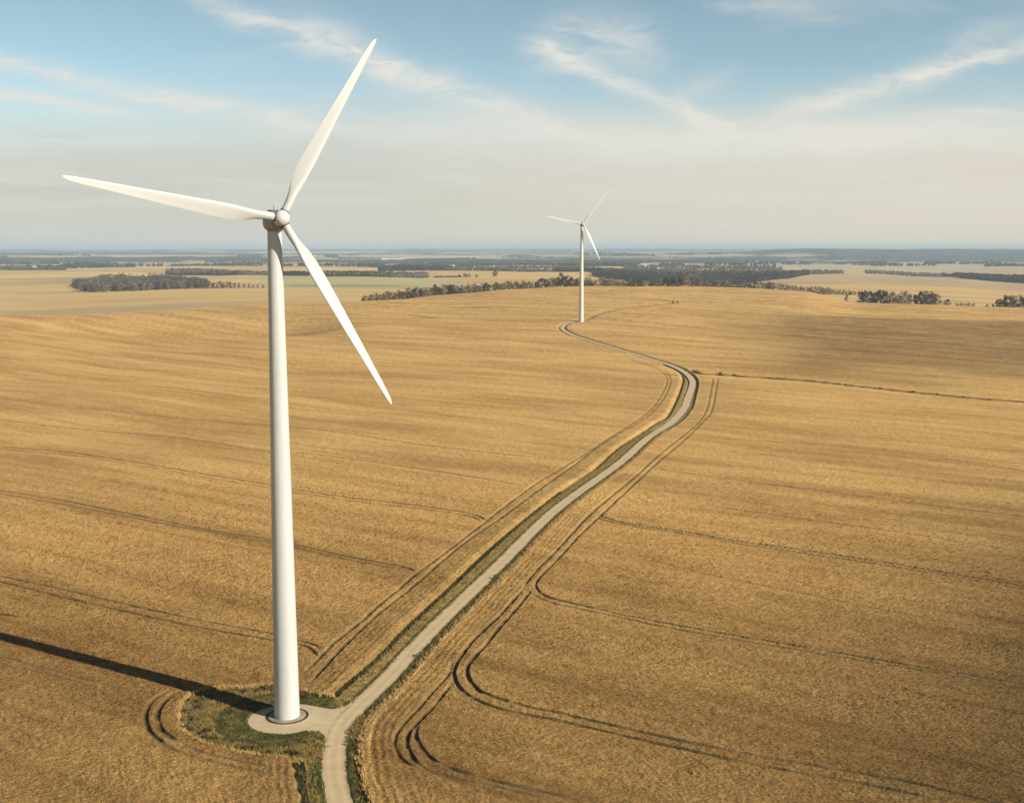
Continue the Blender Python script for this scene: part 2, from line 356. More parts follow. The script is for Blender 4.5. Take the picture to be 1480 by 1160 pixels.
# lateral limits of the crop either side of the road
# travel direction runs away from the camera: + is right
dDL, sDL = dist_field(DITL, 12.0)
farroad = sstep(GY, 480, 640)
limR = ROAD_W / 2 + 2.3 + 0.35 * nz1 - 1.2 * farroad
limL = ROAD_W / 2 + 2.1 + 0.35 * nz1 - 0.8 * farroad
soft = np.maximum(0.18, cell * 0.25)
cropR = sstep(dR, limR - soft, limR + soft)
cropL = sstep(dR, limL - soft, limL + soft)
crop = np.where(left, cropL, cropR)
# strip between the road and the left ditch is rough dry grass
between = (sDL > 0) & (dDL < 11) & left & (dR < 9) | ((dDL < 0.55) & left)
ditL = 1 - sstep(dDL, 0.28 + 0.1 * nz1, 0.65 + 0.1 * nz1)
drygr = ((sDL > 0) & left & (dR < 7.5) & (dDL < 8)).astype(np.float32)
crop = crop * (1 - drygr * 1.0)
clr = inpoly(GX + 0.3 * nz1, GY + 0.3 * nz1, CLEAR)
clrf = (clr & (rr[:, None] < 260) & (GY > 0)).astype(np.float32)
crop = crop * (1 - clrf)
crop = crop * (1 - ditL)
lowedge = np.where(sDL < 0, 0.35 + 0.65 * sstep(dDL, 0.5, 2.4), 1.0)
dP = np.hypot(GX - PADC[0], GY - PADC[1])
dPath, _ = dist_field(PATHL, 12.0)
pathm = 1 - sstep(dPath, 0.9, 1.6 + cell * 0.3)
dH, _ = dist_field(HEDGE, 8.0)
bank = 1 - sstep(dH + 0.5 * nz1, 1.4, 2.2 + cell * 0.3)
dS, _ = dist_field(DITS, 5.0)
ditS = 1 - sstep(dS + 0.7 * nz1, 0.35, 1.3)
crop = crop * (1 - bank) * (1 - 0.9 * ditS) * (1 - pathm)
trk = np.zeros((NR, NA), np.float32); trkc = np.zeros((NR, NA), np.float32)
rutg = fbm(GX / 5, GY / 5, 77, 2); rutn = fbm(GX / 2.6, GY / 2.6, 79, 2)
for poly, hw, k in TR:
    d, og = dist_field(poly, 3.5, True); k = k * np.clip(0.86 + 0.5 * rutn, 0.45, 1.0)
    for endp in (poly[0], poly[-1]): k = k * (0.25 + 0.75 * sstep(np.hypot(GX - endp[0], GY - endp[1]), 0.5, 5.0))
    w = np.maximum(hw * (1.1 + 0.3 * rutg), 0.8 * np.minimum(cell, 2.2) * og ** 1.5)
    e = np.maximum(0.14, cell * 0.5 * (0.25 + 0.75 * og))
    wc = w + 0.16 + 0.2 * cell * og; trkc = np.maximum(trkc, k * (1 - sstep(d, wc * 0.8, wc + e)) * np.clip(0.5 + 1.5 * hw / np.maximum(cell, 0.3), 0.6, 1))
    trk = np.maximum(trk, k * (1 - sstep(d, w, w + e)) * np.clip(hw * 3.5 / np.maximum(cell, 0.3), 0.7, 1))
fade = 1 - sstep(cell, 0.5, 3.0)
crop_solid = crop * (1 - trk * 0.62)
# crop surface: leaning tufts, ruffles, lodged patches
tuft = fbm(LA / 1.15, LN / 0.42, 101, 3, 0.6)
tuft2 = fbm(LA / 3.0, LN / 1.3, 131, 3, 0.55)
big = fbm(SA / 60, SN / 13, 151, 4, 0.55)
big2 = fbm(GX / 45, GY / 60, 161, 3)
stripe = fbm(SA / 110, SN / 4.5, 171, 3, 0.6)
fine = fbm(GX / 0.35, GY / 0.5, 181, 2)
rough = 0.75 + 0.45 * big
hrow = np.exp(-(dR / 11.0) ** 4) * fade * np.sin(2 * math.pi * (dR + 0.35 * rutg + 0.25 * nz1) / 1.25) * (0.6 + 0.4 * nz1)
hcrop = 0.09 * hrow + 0.72 + fade * (0.14 * tuft + 0.15 * tuft2 + 0.07 * fine) * rough + (0.14 * tuft2 + 0.05 * stripe) * (1 - fade) + 0.05 * stripe + 0.06 * big
edge_b = 1.0
hverge = (0.10 + 0.16 * fbm(GX / 0.6, GY / 0.6, 201, 3) + 0.1 * nz1)
GZ = GZ0 + crop_solid * lowedge * hcrop + (1 - crop_solid) * (1 - trk) * hverge * (1 - roadm) * (1 - sstep(GY, 420, 620))
GZ = GZ - 0.5 * ditL * (1 - roadm) - 0.3 * ditS + bank * (0.3 + 0.2 * nz1)
padm = 1 - sstep(dP, PAD_R - 0.1, PAD_R + 0.4)
apron_px = [(446, 1019), (470, 1023), (490, 1023), (503, 1019), (516, 1030), (500, 1062), (482, 1075), (469, 1063), (461, 1056.5), (445, 1057)]
APR = np.array([hit(*p) for p in apron_px])
aprm = inpoly(GX, GY, APR) & (rr[:, None] < 260) & (GY > 0)
paved = np.maximum(np.maximum(roadm, padm), aprm.astype(np.float32))
lowr = np.maximum(roadm, 1 - sstep(dR, ROAD_W / 2 + 0.2, ROAD_W / 2 + 0.6 + cell * 0.5))
GZ = np.where(paved > 0.02, GZ0 - 0.12 * paved + (1 - paved) * 0.05, GZ)
GZ = np.where((farroad > 0) & (dR < limR), GZ0 - 0.35 * lowr * farroad + (GZ - GZ0) * (1 - farroad * lowr), GZ)
# ------------------------------------------------------------------ ground albedo
def C(r, g, b): return np.array([r, g, b], np.float32)
def lerp(A, B, f):
    f = np.asarray(f, np.float32)[..., None]; return A * (1 - f) + B * f
straw = C(0.67, 0.42, 0.152); straw_d = C(0.40, 0.225, 0.07); straw_l = C(0.79, 0.55, 0.235)
soil = C(0.085, 0.06, 0.03); grass = C(0.075, 0.085, 0.022); grass_d = C(0.035, 0.042, 0.014); dry = C(0.40, 0.29, 0.10)
colr = np.zeros((NR, NA, 3), np.float32) + straw
streaks = fbm(SA / 38, SN / 2.2, 177, 4, 0.6)
ripe = np.clip(0.55 + 0.9 * big + 0.5 * stripe + 0.4 * streaks, 0, 1)
colr = lerp(colr, straw_d, 0.8 * (1 - ripe) + 0.05)
colr = lerp(colr, straw_l, 0.35 * np.clip(tuft2 + 0.25 * big2, 0, 1))
colr = colr * (1 + 0.16 * np.clip(hrow, -1, 1))[..., None]
# foreground darkening and a shaded hollow at far right, painted into the crop colour
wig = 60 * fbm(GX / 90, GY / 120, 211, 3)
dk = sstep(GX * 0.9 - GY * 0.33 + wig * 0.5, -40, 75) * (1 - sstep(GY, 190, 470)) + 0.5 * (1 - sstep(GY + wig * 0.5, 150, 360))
hollow_shade = sstep(GY + 0.9 * wig, 590, 760) * (1 - sstep(GY + 0.15 * wig, 1085, 1110)) * np.clip(0.35 * sstep(GX, 110, 200) + 0.8 * sstep(GX / np.maximum(GY, 1) + wig / 500, 0.20, 0.34) , 0, 1) * (0.75 + 0.5 * streaks)
colr = colr * (1 - 0.64 * np.clip(dk, 0, 1) - 0.6 * np.clip(hollow_shade, 0, 1))[..., None]
# headlands beside the road: uneven, greener on the left, paler on the right
hl = left & (dR < 14)
colr = np.where((left & (dR < 14) & (GY < 460))[..., None], lerp(colr, C(0.30, 0.19, 0.07), 0.35 + 0.3 * nz1), colr)
colr = np.where(((~left) & (dR < limR + 1.3) & (dR > limR - 0.4))[..., None], lerp(colr, C(0.68, 0.46, 0.19), 0.65), colr)
colr = lerp(colr, lerp(soil + 0 * colr, grass_d, np.clip(0.15 + 1.4 * rutg, 0, 0.7) * (1 - sstep(GY, 200, 300))), trkc * np.clip(0.9 - 0.25 * sstep(GY, 300, 700), 0, 1))
vg = lerp(grass + 0 * colr, grass_d, np.clip(0.5 + 1.2 * fbm(GX / 1.1, GY / 1.1, 221, 3), 0, 1))
vg = lerp(vg, dry * 0.8, np.clip(0.1 + 1.3 * fbm(GX / 1.8, GY / 2.4, 231, 3), 0, 0.8))
vdry = lerp(dry + 0 * colr, C(0.27, 0.20, 0.075), np.clip(0.45 + 1.2 * fbm(GX / 1.2, GY / 1.5, 241, 3), 0, 1))
vcol = np.where((drygr > 0)[..., None], lerp(vg, vdry, sstep(dR, ROAD_W / 2 + 0.35, ROAD_W / 2 + 1.0)), vg)
vcol = lerp(vcol, vdry * 0.85, sstep(GY, 190, 380) * 0.85)
vcol = np.where((clrf > 0)[..., None], lerp(vcol, grass * 0.8, 0.45), vcol)
rim = sstep(dP + 0.8 * nz1, 11.2, 12.4) * (GX < PADC[0] + 2)
vcol = np.where((clrf > 0)[..., None], lerp(vcol, lerp(dry * 0.6 + 0 * colr, grass_d * 1.3, np.clip(0.5 + 1.3 * fbm(GX / 1.5, GY / 1.5, 251, 3), 0, 1)), rim * 0.85), vcol)
vcol = np.where((clrf > 0)[..., None], lerp(vcol, grass_d * 0.7, 0.7 * np.exp(-((dP + 0.8 * nz1 - 11.3) / 0.5) ** 2) * (GX < PADC[0])), vcol)
vcol = lerp(vcol, C(0.03, 0.035, 0.012), np.clip(ditL + ditS, 0, 1))
vcol = lerp(vcol, C(0.07, 0.055, 0.022), bank)
# a worn ring of bare soil inside the clearing
ringw = np.exp(-((dP - 9.3 - 0.8 * nz1) / 0.8) ** 2)
vcol = np.where((clrf > 0)[..., None], lerp(vcol, C(0.24, 0.17, 0.07), ringw * 0.7), vcol)
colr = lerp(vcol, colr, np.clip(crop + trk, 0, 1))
colr = lerp(colr, C(0.34, 0.25, 0.14), pathm * 0.5)
colr = lerp(colr, C(0.42, 0.33, 0.2), paved)
# ---- fields beyond the first crest
U2 = CX + F * (GX / np.maximum(GY, 100)) * math.cos(TH)
crestD = np.interp(U2, [-160, 0, 200, 390, 520, 640, 740, 850, 1000, 1150, 1250, 1370, 1480, 1640], [1090, 1090, 1130, 1205, 1260, 1410, 1490, 1530, 1560, 1490, 1345, 1325, 1305, 1305])
b1 = sstep(GY, crestD, crestD + 30)
pale = C(0.66, 0.465, 0.20); tan = C(0.60, 0.385, 0.14); palegreen = C(0.46, 0.41, 0.20); green = C(0.20, 0.27, 0.12); greyb = C(0.46, 0.33, 0.20)
f2 = fbm(GX / 420, GY / 90, 301, 5, 0.6)
midc = lerp(tan + 0 * colr, pale, np.clip(0.5 + 1.1 * f2, 0, 1))
midc = lerp(midc, greyb * 0.9, np.clip(fbm(GX / 500, GY / 120, 305, 4) * 2.2, 0, 0.75))
gs = sstep(U2, 350, 400) * (1 - sstep(U2, 610, 700)) * sstep(GY, 2080, 2130) * (1 - sstep(GY, 2800, 2860))
mx = GX / 620 + 0.35 * fbm(GX / 900, GY / 900, 511, 2) + 0.2 * GY / 620; my = GY / 420 + 0.35 * fbm(GX / 900, GY / 900, 513, 2)
mid_id = _h(np.floor(mx + 0.43 * np.floor(my)), np.floor(my), 517); mid2 = _h(np.floor(mx + 0.43 * np.floor(my)), np.floor(my), 523)
midc = midc * (1 + 0.16 * mid_id * sstep(GY, 2300, 2700))[..., None]
midc = lerp(midc, palegreen, 0.35 * np.clip(mid2, 0, 1) * sstep(GY, 2300, 2700))
midc = lerp(midc, palegreen, gs * 0.8)
g2 = sstep(U2, 410, 430) * (1 - sstep(U2, 540, 620)) * sstep(GY, 2200, 2220) * (1 - sstep(GY, 2370, 2400))
midc = lerp(midc, green, g2 * 0.85)
hz = sstep(GX * 0.4 + GY + 90 * f2, 2700, 2740) * sstep(U2, 1040, 1120) * (1 - sstep(GY, 3400, 3500))
midc = lerp(midc, greyb, 0.5 * hz)
colr = lerp(colr, midc, b1)
# ---- far country: patchwork of fields and woods
fx = GX / 900 + 0.9 * fbm(GX / 1800, GY / 1800, 311, 2); fy = np.sqrt(np.maximum(GY, 1)) / 6.5 + 0.9 * fbm(GX / 1800, GY / 1800, 317, 2)
cellid = _h(np.floor(fx + 0.37 * np.floor(fy)), np.floor(fy), 401)
cellid2 = _h(np.floor(fx * 1.3), np.floor(fy * 1.7), 407)
farf = lerp(C(0.50, 0.40, 0.25) + 0 * colr, C(0.36, 0.34, 0.22), np.clip(cellid, 0, 1))
farf = lerp(farf, C(0.66, 0.56, 0.40), np.clip(cellid2 * 1.5 - 0.6, 0, 1) * 0.9)
wf = fbm(GX / 2600, np.sqrt(np.maximum(GY, 1)) / 9, 421, 5, 0.6)
wood = sstep(wf + 0.05 * sstep(U2, 1080, 1300) * sstep(GY, 7000, 7600) + 0.16 * sstep(GY, 6500, 12000), -0.03, 0.03)
colw = lerp(C(0.025, 0.027, 0.022) + 0 * colr, C(0.085, 0.075, 0.055), np.clip(0.5 + 1.5 * fbm(GX / 90, GY / 60, 431, 3), 0, 1))
b2 = sstep(GY + 250 * fbm(GX / 1500, GY / 1500, 441, 2), 4650, 4800)
farc = lerp(farf, colw, wood)
colr = lerp(colr, farc, b2)
GZ = GZ + b2 * wood * (9 + 5 * fbm(GX / 40, GY / 40, 451, 2))
# ---- crops mark
cropmask = (crop_solid * (1 - b1)).astype(np.float32)

def grid_mesh(name, X, Y, Z, wrap=True):
    nr, na = X.shape
    co = np.stack([X, Y, Z], -1).reshape(-1, 3).astype(np.float32)
    i = np.arange(nr - 1)[:, None]; j = np.arange(na if wrap else na - 1)[None, :]; j2 = (j + 1) % na
    f = np.stack([i * na + j, i * na + j2, (i + 1) * na + j2, (i + 1) * na + j], -1).reshape(-1, 4)[:, ::-1].astype(np.int32)
    me = bpy.data.meshes.new(name); n = len(f)
    me.vertices.add(len(co)); me.vertices.foreach_set('co', co.ravel())
    me.loops.add(n * 4); me.loops.foreach_set('vertex_index', f.ravel())
    me.polygons.add(n); me.polygons.foreach_set('loop_start', np.arange(0, n * 4, 4, dtype=np.int32)); me.polygons.foreach_set('loop_total', np.full(n, 4, np.int32))
    me.polygons.foreach_set('use_smooth', np.ones(n, bool))
    me.update(calc_edges=True)
    return me
def raw_mesh(name, co, faces_flat, k, smooth=False):
    me = bpy.data.meshes.new(name); co = np.asarray(co, np.float32).reshape(-1, 3); f = np.asarray(faces_flat, np.int32).ravel(); n = len(f) // k
    me.vertices.add(len(co)); me.vertices.foreach_set('co', co.ravel())
    me.loops.add(n * k); me.loops.foreach_set('vertex_index', f)
    me.polygons.add(n); me.polygons.foreach_set('loop_start', np.arange(0, n * k, k, dtype=np.int32)); me.polygons.foreach_set('loop_total', np.full(n, k, np.int32))
    if smooth: me.polygons.foreach_set('use_smooth', np.ones(n, bool))
    me.update(calc_edges=True); return me
def tag(o, label=None, cat=None, group=None, kind=None):
    if label: o['label'] = label
    if cat: o['category'] = cat
    if group: o['group'] = group
    if kind: o['kind'] = kind
    return o
def link(name, me, mat=None, parent=None, loc=None):
    o = bpy.data.objects.new(name, me); COL.objects.link(o)
    if mat and not me.materials: me.materials.append(mat)
    if parent: o.parent = parent
    if loc is not None: o.location = loc
    return o
def material(name):
    m = bpy.data.materials.new(name); m.use_nodes = True; t = m.node_tree
    b = t.nodes['Principled BSDF']; b.inputs['Roughness'].default_value = 0.85; b.inputs['Specular IOR Level'].default_value = 0.2
    return m, NT(t), b

def ground_material():
    m, g, b = material('farmland')
    at = g.n('ShaderNodeAttribute', attribute_name='land'); cr = g.n('ShaderNodeAttribute', attribute_name='crop')
    geo = g.n('ShaderNodeNewGeometry'); P = geo.outputs['Position']
    mp = g.n('ShaderNodeMapping'); g.put(mp.inputs[0], P); mp.inputs['Rotation'].default_value = (0, 0, R(52)); mp.inputs['Scale'].default_value = (0.9, 2.6, 1.5)
    n1 = g.noise(mp.outputs[0], 1.6, 5, 0.65, 0.4)
    n2 = g.noise(P, 0.35, 4, 0.6)
    k = g.m('MULTIPLY', g.m('SUBTRACT', n1, 0.5), 0.9)
    k = g.m('ADD', k, g.m('MULTIPLY', g.m('SUBTRACT', n2, 0.5), 0.25))
    k = g.m('MULTIPLY', k, cr.outputs['Fac'])
    k = g.m('ADD', k, 1.0)
    c = g.mix(1.0, at.outputs['Color'], g.xyz(k, k, k), 'MULTIPLY')
    g.put(b.inputs['Base Color'], c)
    b.inputs['Roughness'].default_value = 0.95; b.inputs['Specular IOR Level'].default_value = 0.08
    bp = g.n('ShaderNodeBump'); bp.inputs['Distance'].default_value = 0.35
    g.put(bp.inputs['Height'], n1); g.put(bp.inputs['Strength'], g.m('MULTIPLY', cr.outputs['Fac'], 0.7))
    g.put(b.inputs['Normal'], bp.outputs[0])
    return m
me = grid_mesh('ground', GX, GY, GZ)
a = me.attributes.new('land', 'FLOAT_COLOR', 'POINT')
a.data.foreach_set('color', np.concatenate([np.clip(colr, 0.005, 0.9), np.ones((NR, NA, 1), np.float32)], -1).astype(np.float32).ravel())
cropmask = cropmask * (1 - trk).astype(np.float32)
a = me.attributes.new('crop', 'FLOAT', 'POINT'); a.data.foreach_set('value', cropmask.ravel())
ground = link('ground', me, ground_material()); tag(ground, 'rolling golden grain fields reaching the horizon', 'farmland', kind='structure')
gr_base = GZ0
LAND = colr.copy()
del colr, farc, farf, midc, colw, vcol, vg, vdry

# ------------------------------------------------------------------ road, junction and turbine pad
def road_material(name, base, dark, ruts=False):
    m, g, b = material(name)
    geo = g.n('ShaderNodeNewGeometry'); P = geo.outputs['Position']
    n1 = g.noise(P, 0.35, 5, 0.6); n2 = g.noise(P, 4.0, 4, 0.6)
    f = g.m('ADD', g.m('MULTIPLY', g.smooth(n1, 0.35, 0.7), 0.7), g.m('MULTIPLY', n2, 0.35))
    colo = g.mix(g.m('MULTIPLY', f, 1.0, clamp=True), base, dark)
    if ruts:
        at = g.n('ShaderNodeAttribute', attribute_name='across'); w = g.m('ABSOLUTE', at.outputs['Fac'])
        band = g.m('EXPONENT', g.m('MULTIPLY', g.m('POWER', g.m('DIVIDE', g.m('SUBTRACT', w, 0.45), 0.2), 2.0), -1.0))
        edge = g.m('MULTIPLY', g.smooth(w, 0.72, 1.0), g.smooth(n1, 0.4, 0.6))
        colo = g.mix(g.m('MULTIPLY', band, 0.35), colo, (0.72, 0.58, 0.385, 1)); colo = g.mix(g.m('MULTIPLY', edge, 0.8), colo, (0.25, 0.20, 0.10, 1))
    g.put(b.inputs['Base Color'], colo)
    bp = g.n('ShaderNodeBump'); bp.inputs['Strength'].default_value = 0.3; bp.inputs['Distance'].default_value = 0.05
    g.put(bp.inputs['Height'], n2); g.put(b.inputs['Normal'], bp.outputs[0])
    return m
M_road = road_material('pale_gravel', (0.60, 0.475, 0.30, 1), (0.49, 0.38, 0.235, 1))
M_roadr = road_material('gravel_with_ruts', (0.61, 0.46, 0.275, 1), (0.49, 0.365, 0.205, 1), True)
def ribbon(P, w, name, mat, lift, wid=None):
    P = np.array(P); n = len(P); tg = np.gradient(P, axis=0); tg /= np.linalg.norm(tg, axis=1)[:, None]; nr = np.stack([tg[:, 1], -tg[:, 0]], 1)
    K = 9; X = np.zeros((n, K)); Y = np.zeros((n, K)); Z = np.zeros((n, K))
    for k in range(K):
        o = (k / (K - 1) - 0.5) * w
        wob = (0.16 * vnoise(np.arange(n) * 0.7 + 50 * k, np.zeros(n), 9) if k in (0, K - 1) else 0)
        Q = P + nr * (o + wob)[:, None] if hasattr(o + wob, '__len__') else P + nr * o
        X[:, k], Y[:, k] = Q[:, 0], Q[:, 1]
    Z = terrain(X, Y) + lift(Y)
    return X, Y, Z
def resample(P, step):
    P = np.array(P); s = np.concatenate([[0], np.cumsum(np.hypot(*np.diff(P, axis=0).T))]); t = np.arange(0, s[-1], step)
    return np.stack([np.interp(t, s, P[:, 0]), np.interp(t, s, P[:, 1])], 1)
RC = resample(ROADC, 1.5)
X, Y, Z = ribbon(RC, ROAD_W, 'road', M_road, lambda y: 0.03 + 0.22 * sstep(y, 480, 700))
rm = grid_mesh('road', X, Y, Z, wrap=False); rm.flip_normals()
a = rm.attributes.new('across', 'FLOAT', 'POINT'); a.data.foreach_set('value', np.tile(np.linspace(-1, 1, 9), len(RC)).astype(np.float32))
road = link('road', rm, M_roadr); tag(road, 'pale gravel service road winding between the two wind turbines', 'road', kind='structure')
def flat_poly(name, pts, z, mat, hole=None):
    V = [Vector(p) for p in pts]; n = len(V); E = [(i, (i + 1) % n) for i in range(n)]
    vo, eo, fo, *_ = delaunay_2d_cdt(V, E, [], 1, 1e-5)
    m = bpy.data.meshes.new(name); m.from_pydata([(v.x, v.y, z(v.x, v.y)) for v in vo], [], [list(f) for f in fo])
    m.update()
    if m.polygons and m.polygons[0].normal.z < 0: m.flip_normals()
    return m
# pad and apron in one outline
c0 = np.array(PADC); padpts = []
sp_top = spline([hit(*p) for p in [(455, 1020), (472, 1023.5), (488, 1023.5), (500, 1019.5), (512, 1011)]], 6)
sp_bot = spline([hit(*p) for p in [(470, 1078), (469, 1066), (463, 1058.5), (452, 1056.5), (441, 1058.5)]], 6)
a0 = math.atan2(sp_bot[-1][1] - c0[1], sp_bot[-1][0] - c0[0]); a1 = math.atan2(sp_top[0][1] - c0[1], sp_top[0][0] - c0[0])
while a0 > 0: a0 -= 2 * math.pi
while a1 < 0: a1 += 2 * math.pi
a1 -= 2 * math.pi
r0 = np.hypot(*(sp_bot[-1] - c0)); r1 = np.hypot(*(sp_top[0] - c0))
for k in range(1, 60):
    t = k / 60; aa = a0 + (a1 - a0) * t; rad = PAD_R + (r0 - PAD_R) * max(0, 1 - t * 6) + (r1 - PAD_R) * max(0, 1 - (1 - t) * 6)
    padpts.append((c0[0] + rad * math.cos(aa), c0[1] + rad * math.sin(aa)))
outl = [tuple(p) for p in sp_bot] + padpts + [tuple(p) for p in sp_top]
pm = flat_poly('gravel_pad', outl, lambda x, y: tz(x, y) + 0.022, M_road)
pad = link('gravel_pad', pm, M_road); tag(pad, 'round pale gravel pad around the foot of the near turbine', 'gravel pad', kind='structure')

# ------------------------------------------------------------------ turbines
def paint(name, base, rough=0.4, metal=0.0, streak=0.08):
    m, g, b = material(name)
    tc = g.n('ShaderNodeTexCoord'); mp = g.n('ShaderNodeMapping'); g.put(mp.inputs[0], tc.outputs['Object']); mp.inputs['Scale'].default_value = (1.2, 1.2, 0.12)
    n = g.noise(mp.outputs[0], 1.0, 5, 0.6)
    d = tuple(c * (1 - streak) for c in base[:3]) + (1,)
    g.put(b.inputs['Base Color'], g.mix(g.smooth(n, 0.4, 0.75), base, d))
    b.inputs['Roughness'].default_value = rough; b.inputs['Metallic'].default_value = metal; b.inputs['Specular IOR Level'].default_value = 0.4
    return m
M_tower = paint('tower_paint', (0.57, 0.57, 0.545, 1), 0.35)
M_blade = paint('blade_paint', (0.52, 0.52, 0.495, 1), 0.35, 0, 0.04)
M_nac = paint('nacelle_shell', (0.30, 0.30, 0.31, 1), 0.45, 0.1, 0.35)
M_dark = paint('dark_trim', (0.07, 0.07, 0.07, 1), 0.6)
M_conc = road_material('weathered_concrete', (0.42, 0.36, 0.25, 1), (0.27, 0.22, 0.14, 1))
M_rust = road_material('dark_joint', (0.05, 0.04, 0.03, 1), (0.03, 0.025, 0.02, 1))
def lathe(name, prof, seg=64, axis='Z', caps=True):
    co = []; f = []
    n = len(prof)
    for r, z in prof:
        for k in range(seg):
            a = 2 * math.pi * k / seg; co.append((r * math.cos(a), r * math.sin(a), z))
    for i in range(n - 1):
        for k in range(seg):
            k2 = (k + 1) % seg; f.append((i * seg + k, i * seg + k2, (i + 1) * seg + k2, (i + 1) * seg + k))
    if axis == 'Y': co = [(x, -z, y) for x, y, z in co]           # profile height runs toward -Y (the nose)
    m = bpy.data.meshes.new(name); m.from_pydata(co, [], f)
    if caps:
        pass
    m.update(); m.polygons.foreach_set('use_smooth', [True] * len(m.polygons)); return m
def smooth_by_angle(m, deg=35):
    m.update()
    try: m.set_sharp_from_angle(angle=R(deg))
    except Exception: pass
NACA = []
def airfoil(tc, npt=28):
    """closed loop of points (chord 0 LE .. 1 TE, thickness) for a thickness ratio tc"""
    xs = 0.5 * (1 - np.cos(np.linspace(0, math.pi, npt // 2 + 1)))
    yt = 5 * tc * (0.2969 * np.sqrt(xs) - 0.126 * xs - 0.3516 * xs ** 2 + 0.2843 * xs ** 3 - 0.1036 * xs ** 4)
    cam_ = 0.03 * 4 * xs * (1 - xs)
    up = np.stack([xs, cam_ + yt], 1); lo = np.stack([xs, cam_ - yt * 0.85], 1)
    return np.concatenate([up[::-1], lo[1:-1]])          # TE -> LE over suction side, back along pressure side
def blade_mesh(Rb):
    # along +Z; +X = leading edge side, -Y = upwind (front); trailing edge at -X
    secs = [0.0, 0.015, 0.04, 0.07, 0.10, 0.13, 0.16, 0.19, 0.22, 0.26, 0.30, 0.36, 0.43, 0.50, 0.58, 0.66, 0.74, 0.82, 0.89, 0.94, 0.965, 0.982, 0.993, 0.999]
    npt = 28; co = []
    xr = 0.64
    for s in secs:
        r = 0.9 + (Rb - 0.9) * s
        chord = np.interp(s, [0, 0.04, 0.10, 0.16, 0.22, 0.30, 0.43, 0.58, 0.74, 0.89, 0.965, 0.982, 0.993, 0.999], [1.3, 1.3, 1.55, 2.0, 2.28, 2.26, 1.98, 1.62, 1.26, 0.92, 0.66, 0.5, 0.32, 0.12])
        tcr = np.interp(s, [0, 0.1, 0.16, 0.22, 0.3, 0.5, 1], [0.9, 0.6, 0.42, 0.32, 0.26, 0.2, 0.14])
        blend = sstep(np.array(s), 0.03, 0.17)
        tw = R(np.interp(s, [0, 0.1, 0.22, 0.4, 0.7, 1], [17, 17, 13, 8, 3, 0]))
        af = airfoil(tcr, npt)
        ac = np.stack([0.30 - af[:, 0], -af[:, 1]], 1) * chord           # x: LE +, y: suction side is downwind (+Y)
        ac[:, 1] *= -1
        th = np.linspace(0, 2 * math.pi, npt, endpoint=False)
        ci = np.stack([-np.cos(th), np.sin(th)], 1) * xr                 # starts at TE side, goes over suction
        sec = ci * (1 - blend) + ac * blend
        c, sn = math.cos(tw), math.sin(tw)
        x = sec[:, 0] * c + sec[:, 1] * sn; y = -sec[:, 0] * sn + sec[:, 1] * c   # LE pitched upwind (-Y)
        pre = -0.6 * s * s * 0
        for q in range(npt): co.append((x[q], y[q] + pre, r))
    f = []; n = len(secs)
    for i in range(n - 1):
        for k in range(npt):
            k2 = (k + 1) % npt; f.append((i * npt + k, i * npt + k2, (i + 1) * npt + k2, (i + 1) * npt + k))
    f.append(tuple(range(npt))[::-1]); f.append(tuple((n - 1) * npt + k for k in range(npt)))
    m = bpy.data.meshes.new('blade'); m.from_pydata(co, [], f); m.update()
    import bmesh
    bm = bmesh.new(); bm.from_mesh(m); bmesh.ops.recalc_face_normals(bm, faces=bm.faces); bm.to_mesh(m); bm.free()
    m.polygons.foreach_set('use_smooth', [True] * len(m.polygons)); smooth_by_angle(m, 60)
    return m
def box_mesh(name, sx, sy, sz, bev=0.0, seg=2):
    import bmesh
    bm = bmesh.new(); bmesh.ops.create_cube(bm, size=1); bmesh.ops.scale(bm, vec=(sx, sy, sz), verts=bm.verts)
    if bev: bmesh.ops.bevel(bm, geom=bm.edges[:], offset=bev, segments=seg, affect='EDGES', profile=0.5)
    m = bpy.data.meshes.new(name); bm.to_mesh(m); bm.free(); m.polygons.foreach_set('use_smooth', [True] * len(m.polygons)); smooth_by_angle(m, 40); return m
def nacelle_mesh():
    """rounded shell along Y: front (-Y) at -1.2, rear at +3.6"""
    seg = 40; st = [(-1.25, 1.18, 1.18, 0), (-1.15, 1.30, 1.32, 0), (-0.6, 1.42, 1.50, 0), (0.4, 1.50, 1.60, 0), (1.6, 1.50, 1.60, 0), (2.6, 1.45, 1.52, -0.02), (3.1, 1.28, 1.34, -0.05), (3.45, 0.95, 1.0, -0.08), (3.6, 0.5, 0.55, -0.1)]
    co = []; f = []
    for y, hw, hh, dz in st:
        for k in range(seg):
            a = 2 * math.pi * k / seg; p = 0.72
            cx_ = math.copysign(abs(math.cos(a)) ** p, math.cos(a)); sz_ = math.copysign(abs(math.sin(a)) ** p, math.sin(a))
            co.append((hw * cx_, y, hh * sz_ + dz))
    n = len(st)
    for i in range(n - 1):
        for k in range(seg):
            k2 = (k + 1) % seg; f.append((i * seg + k, (i + 1) * seg + k, (i + 1) * seg + k2, i * seg + k2))
    f.append(tuple(range(seg))); f.append(tuple((n - 1) * seg + k for k in range(seg))[::-1])
    m = bpy.data.meshes.new('nacelle'); m.from_pydata(co, [], f); m.update(); m.polygons.foreach_set('use_smooth', [True] * len(m.polygons)); smooth_by_angle(m, 50); return m
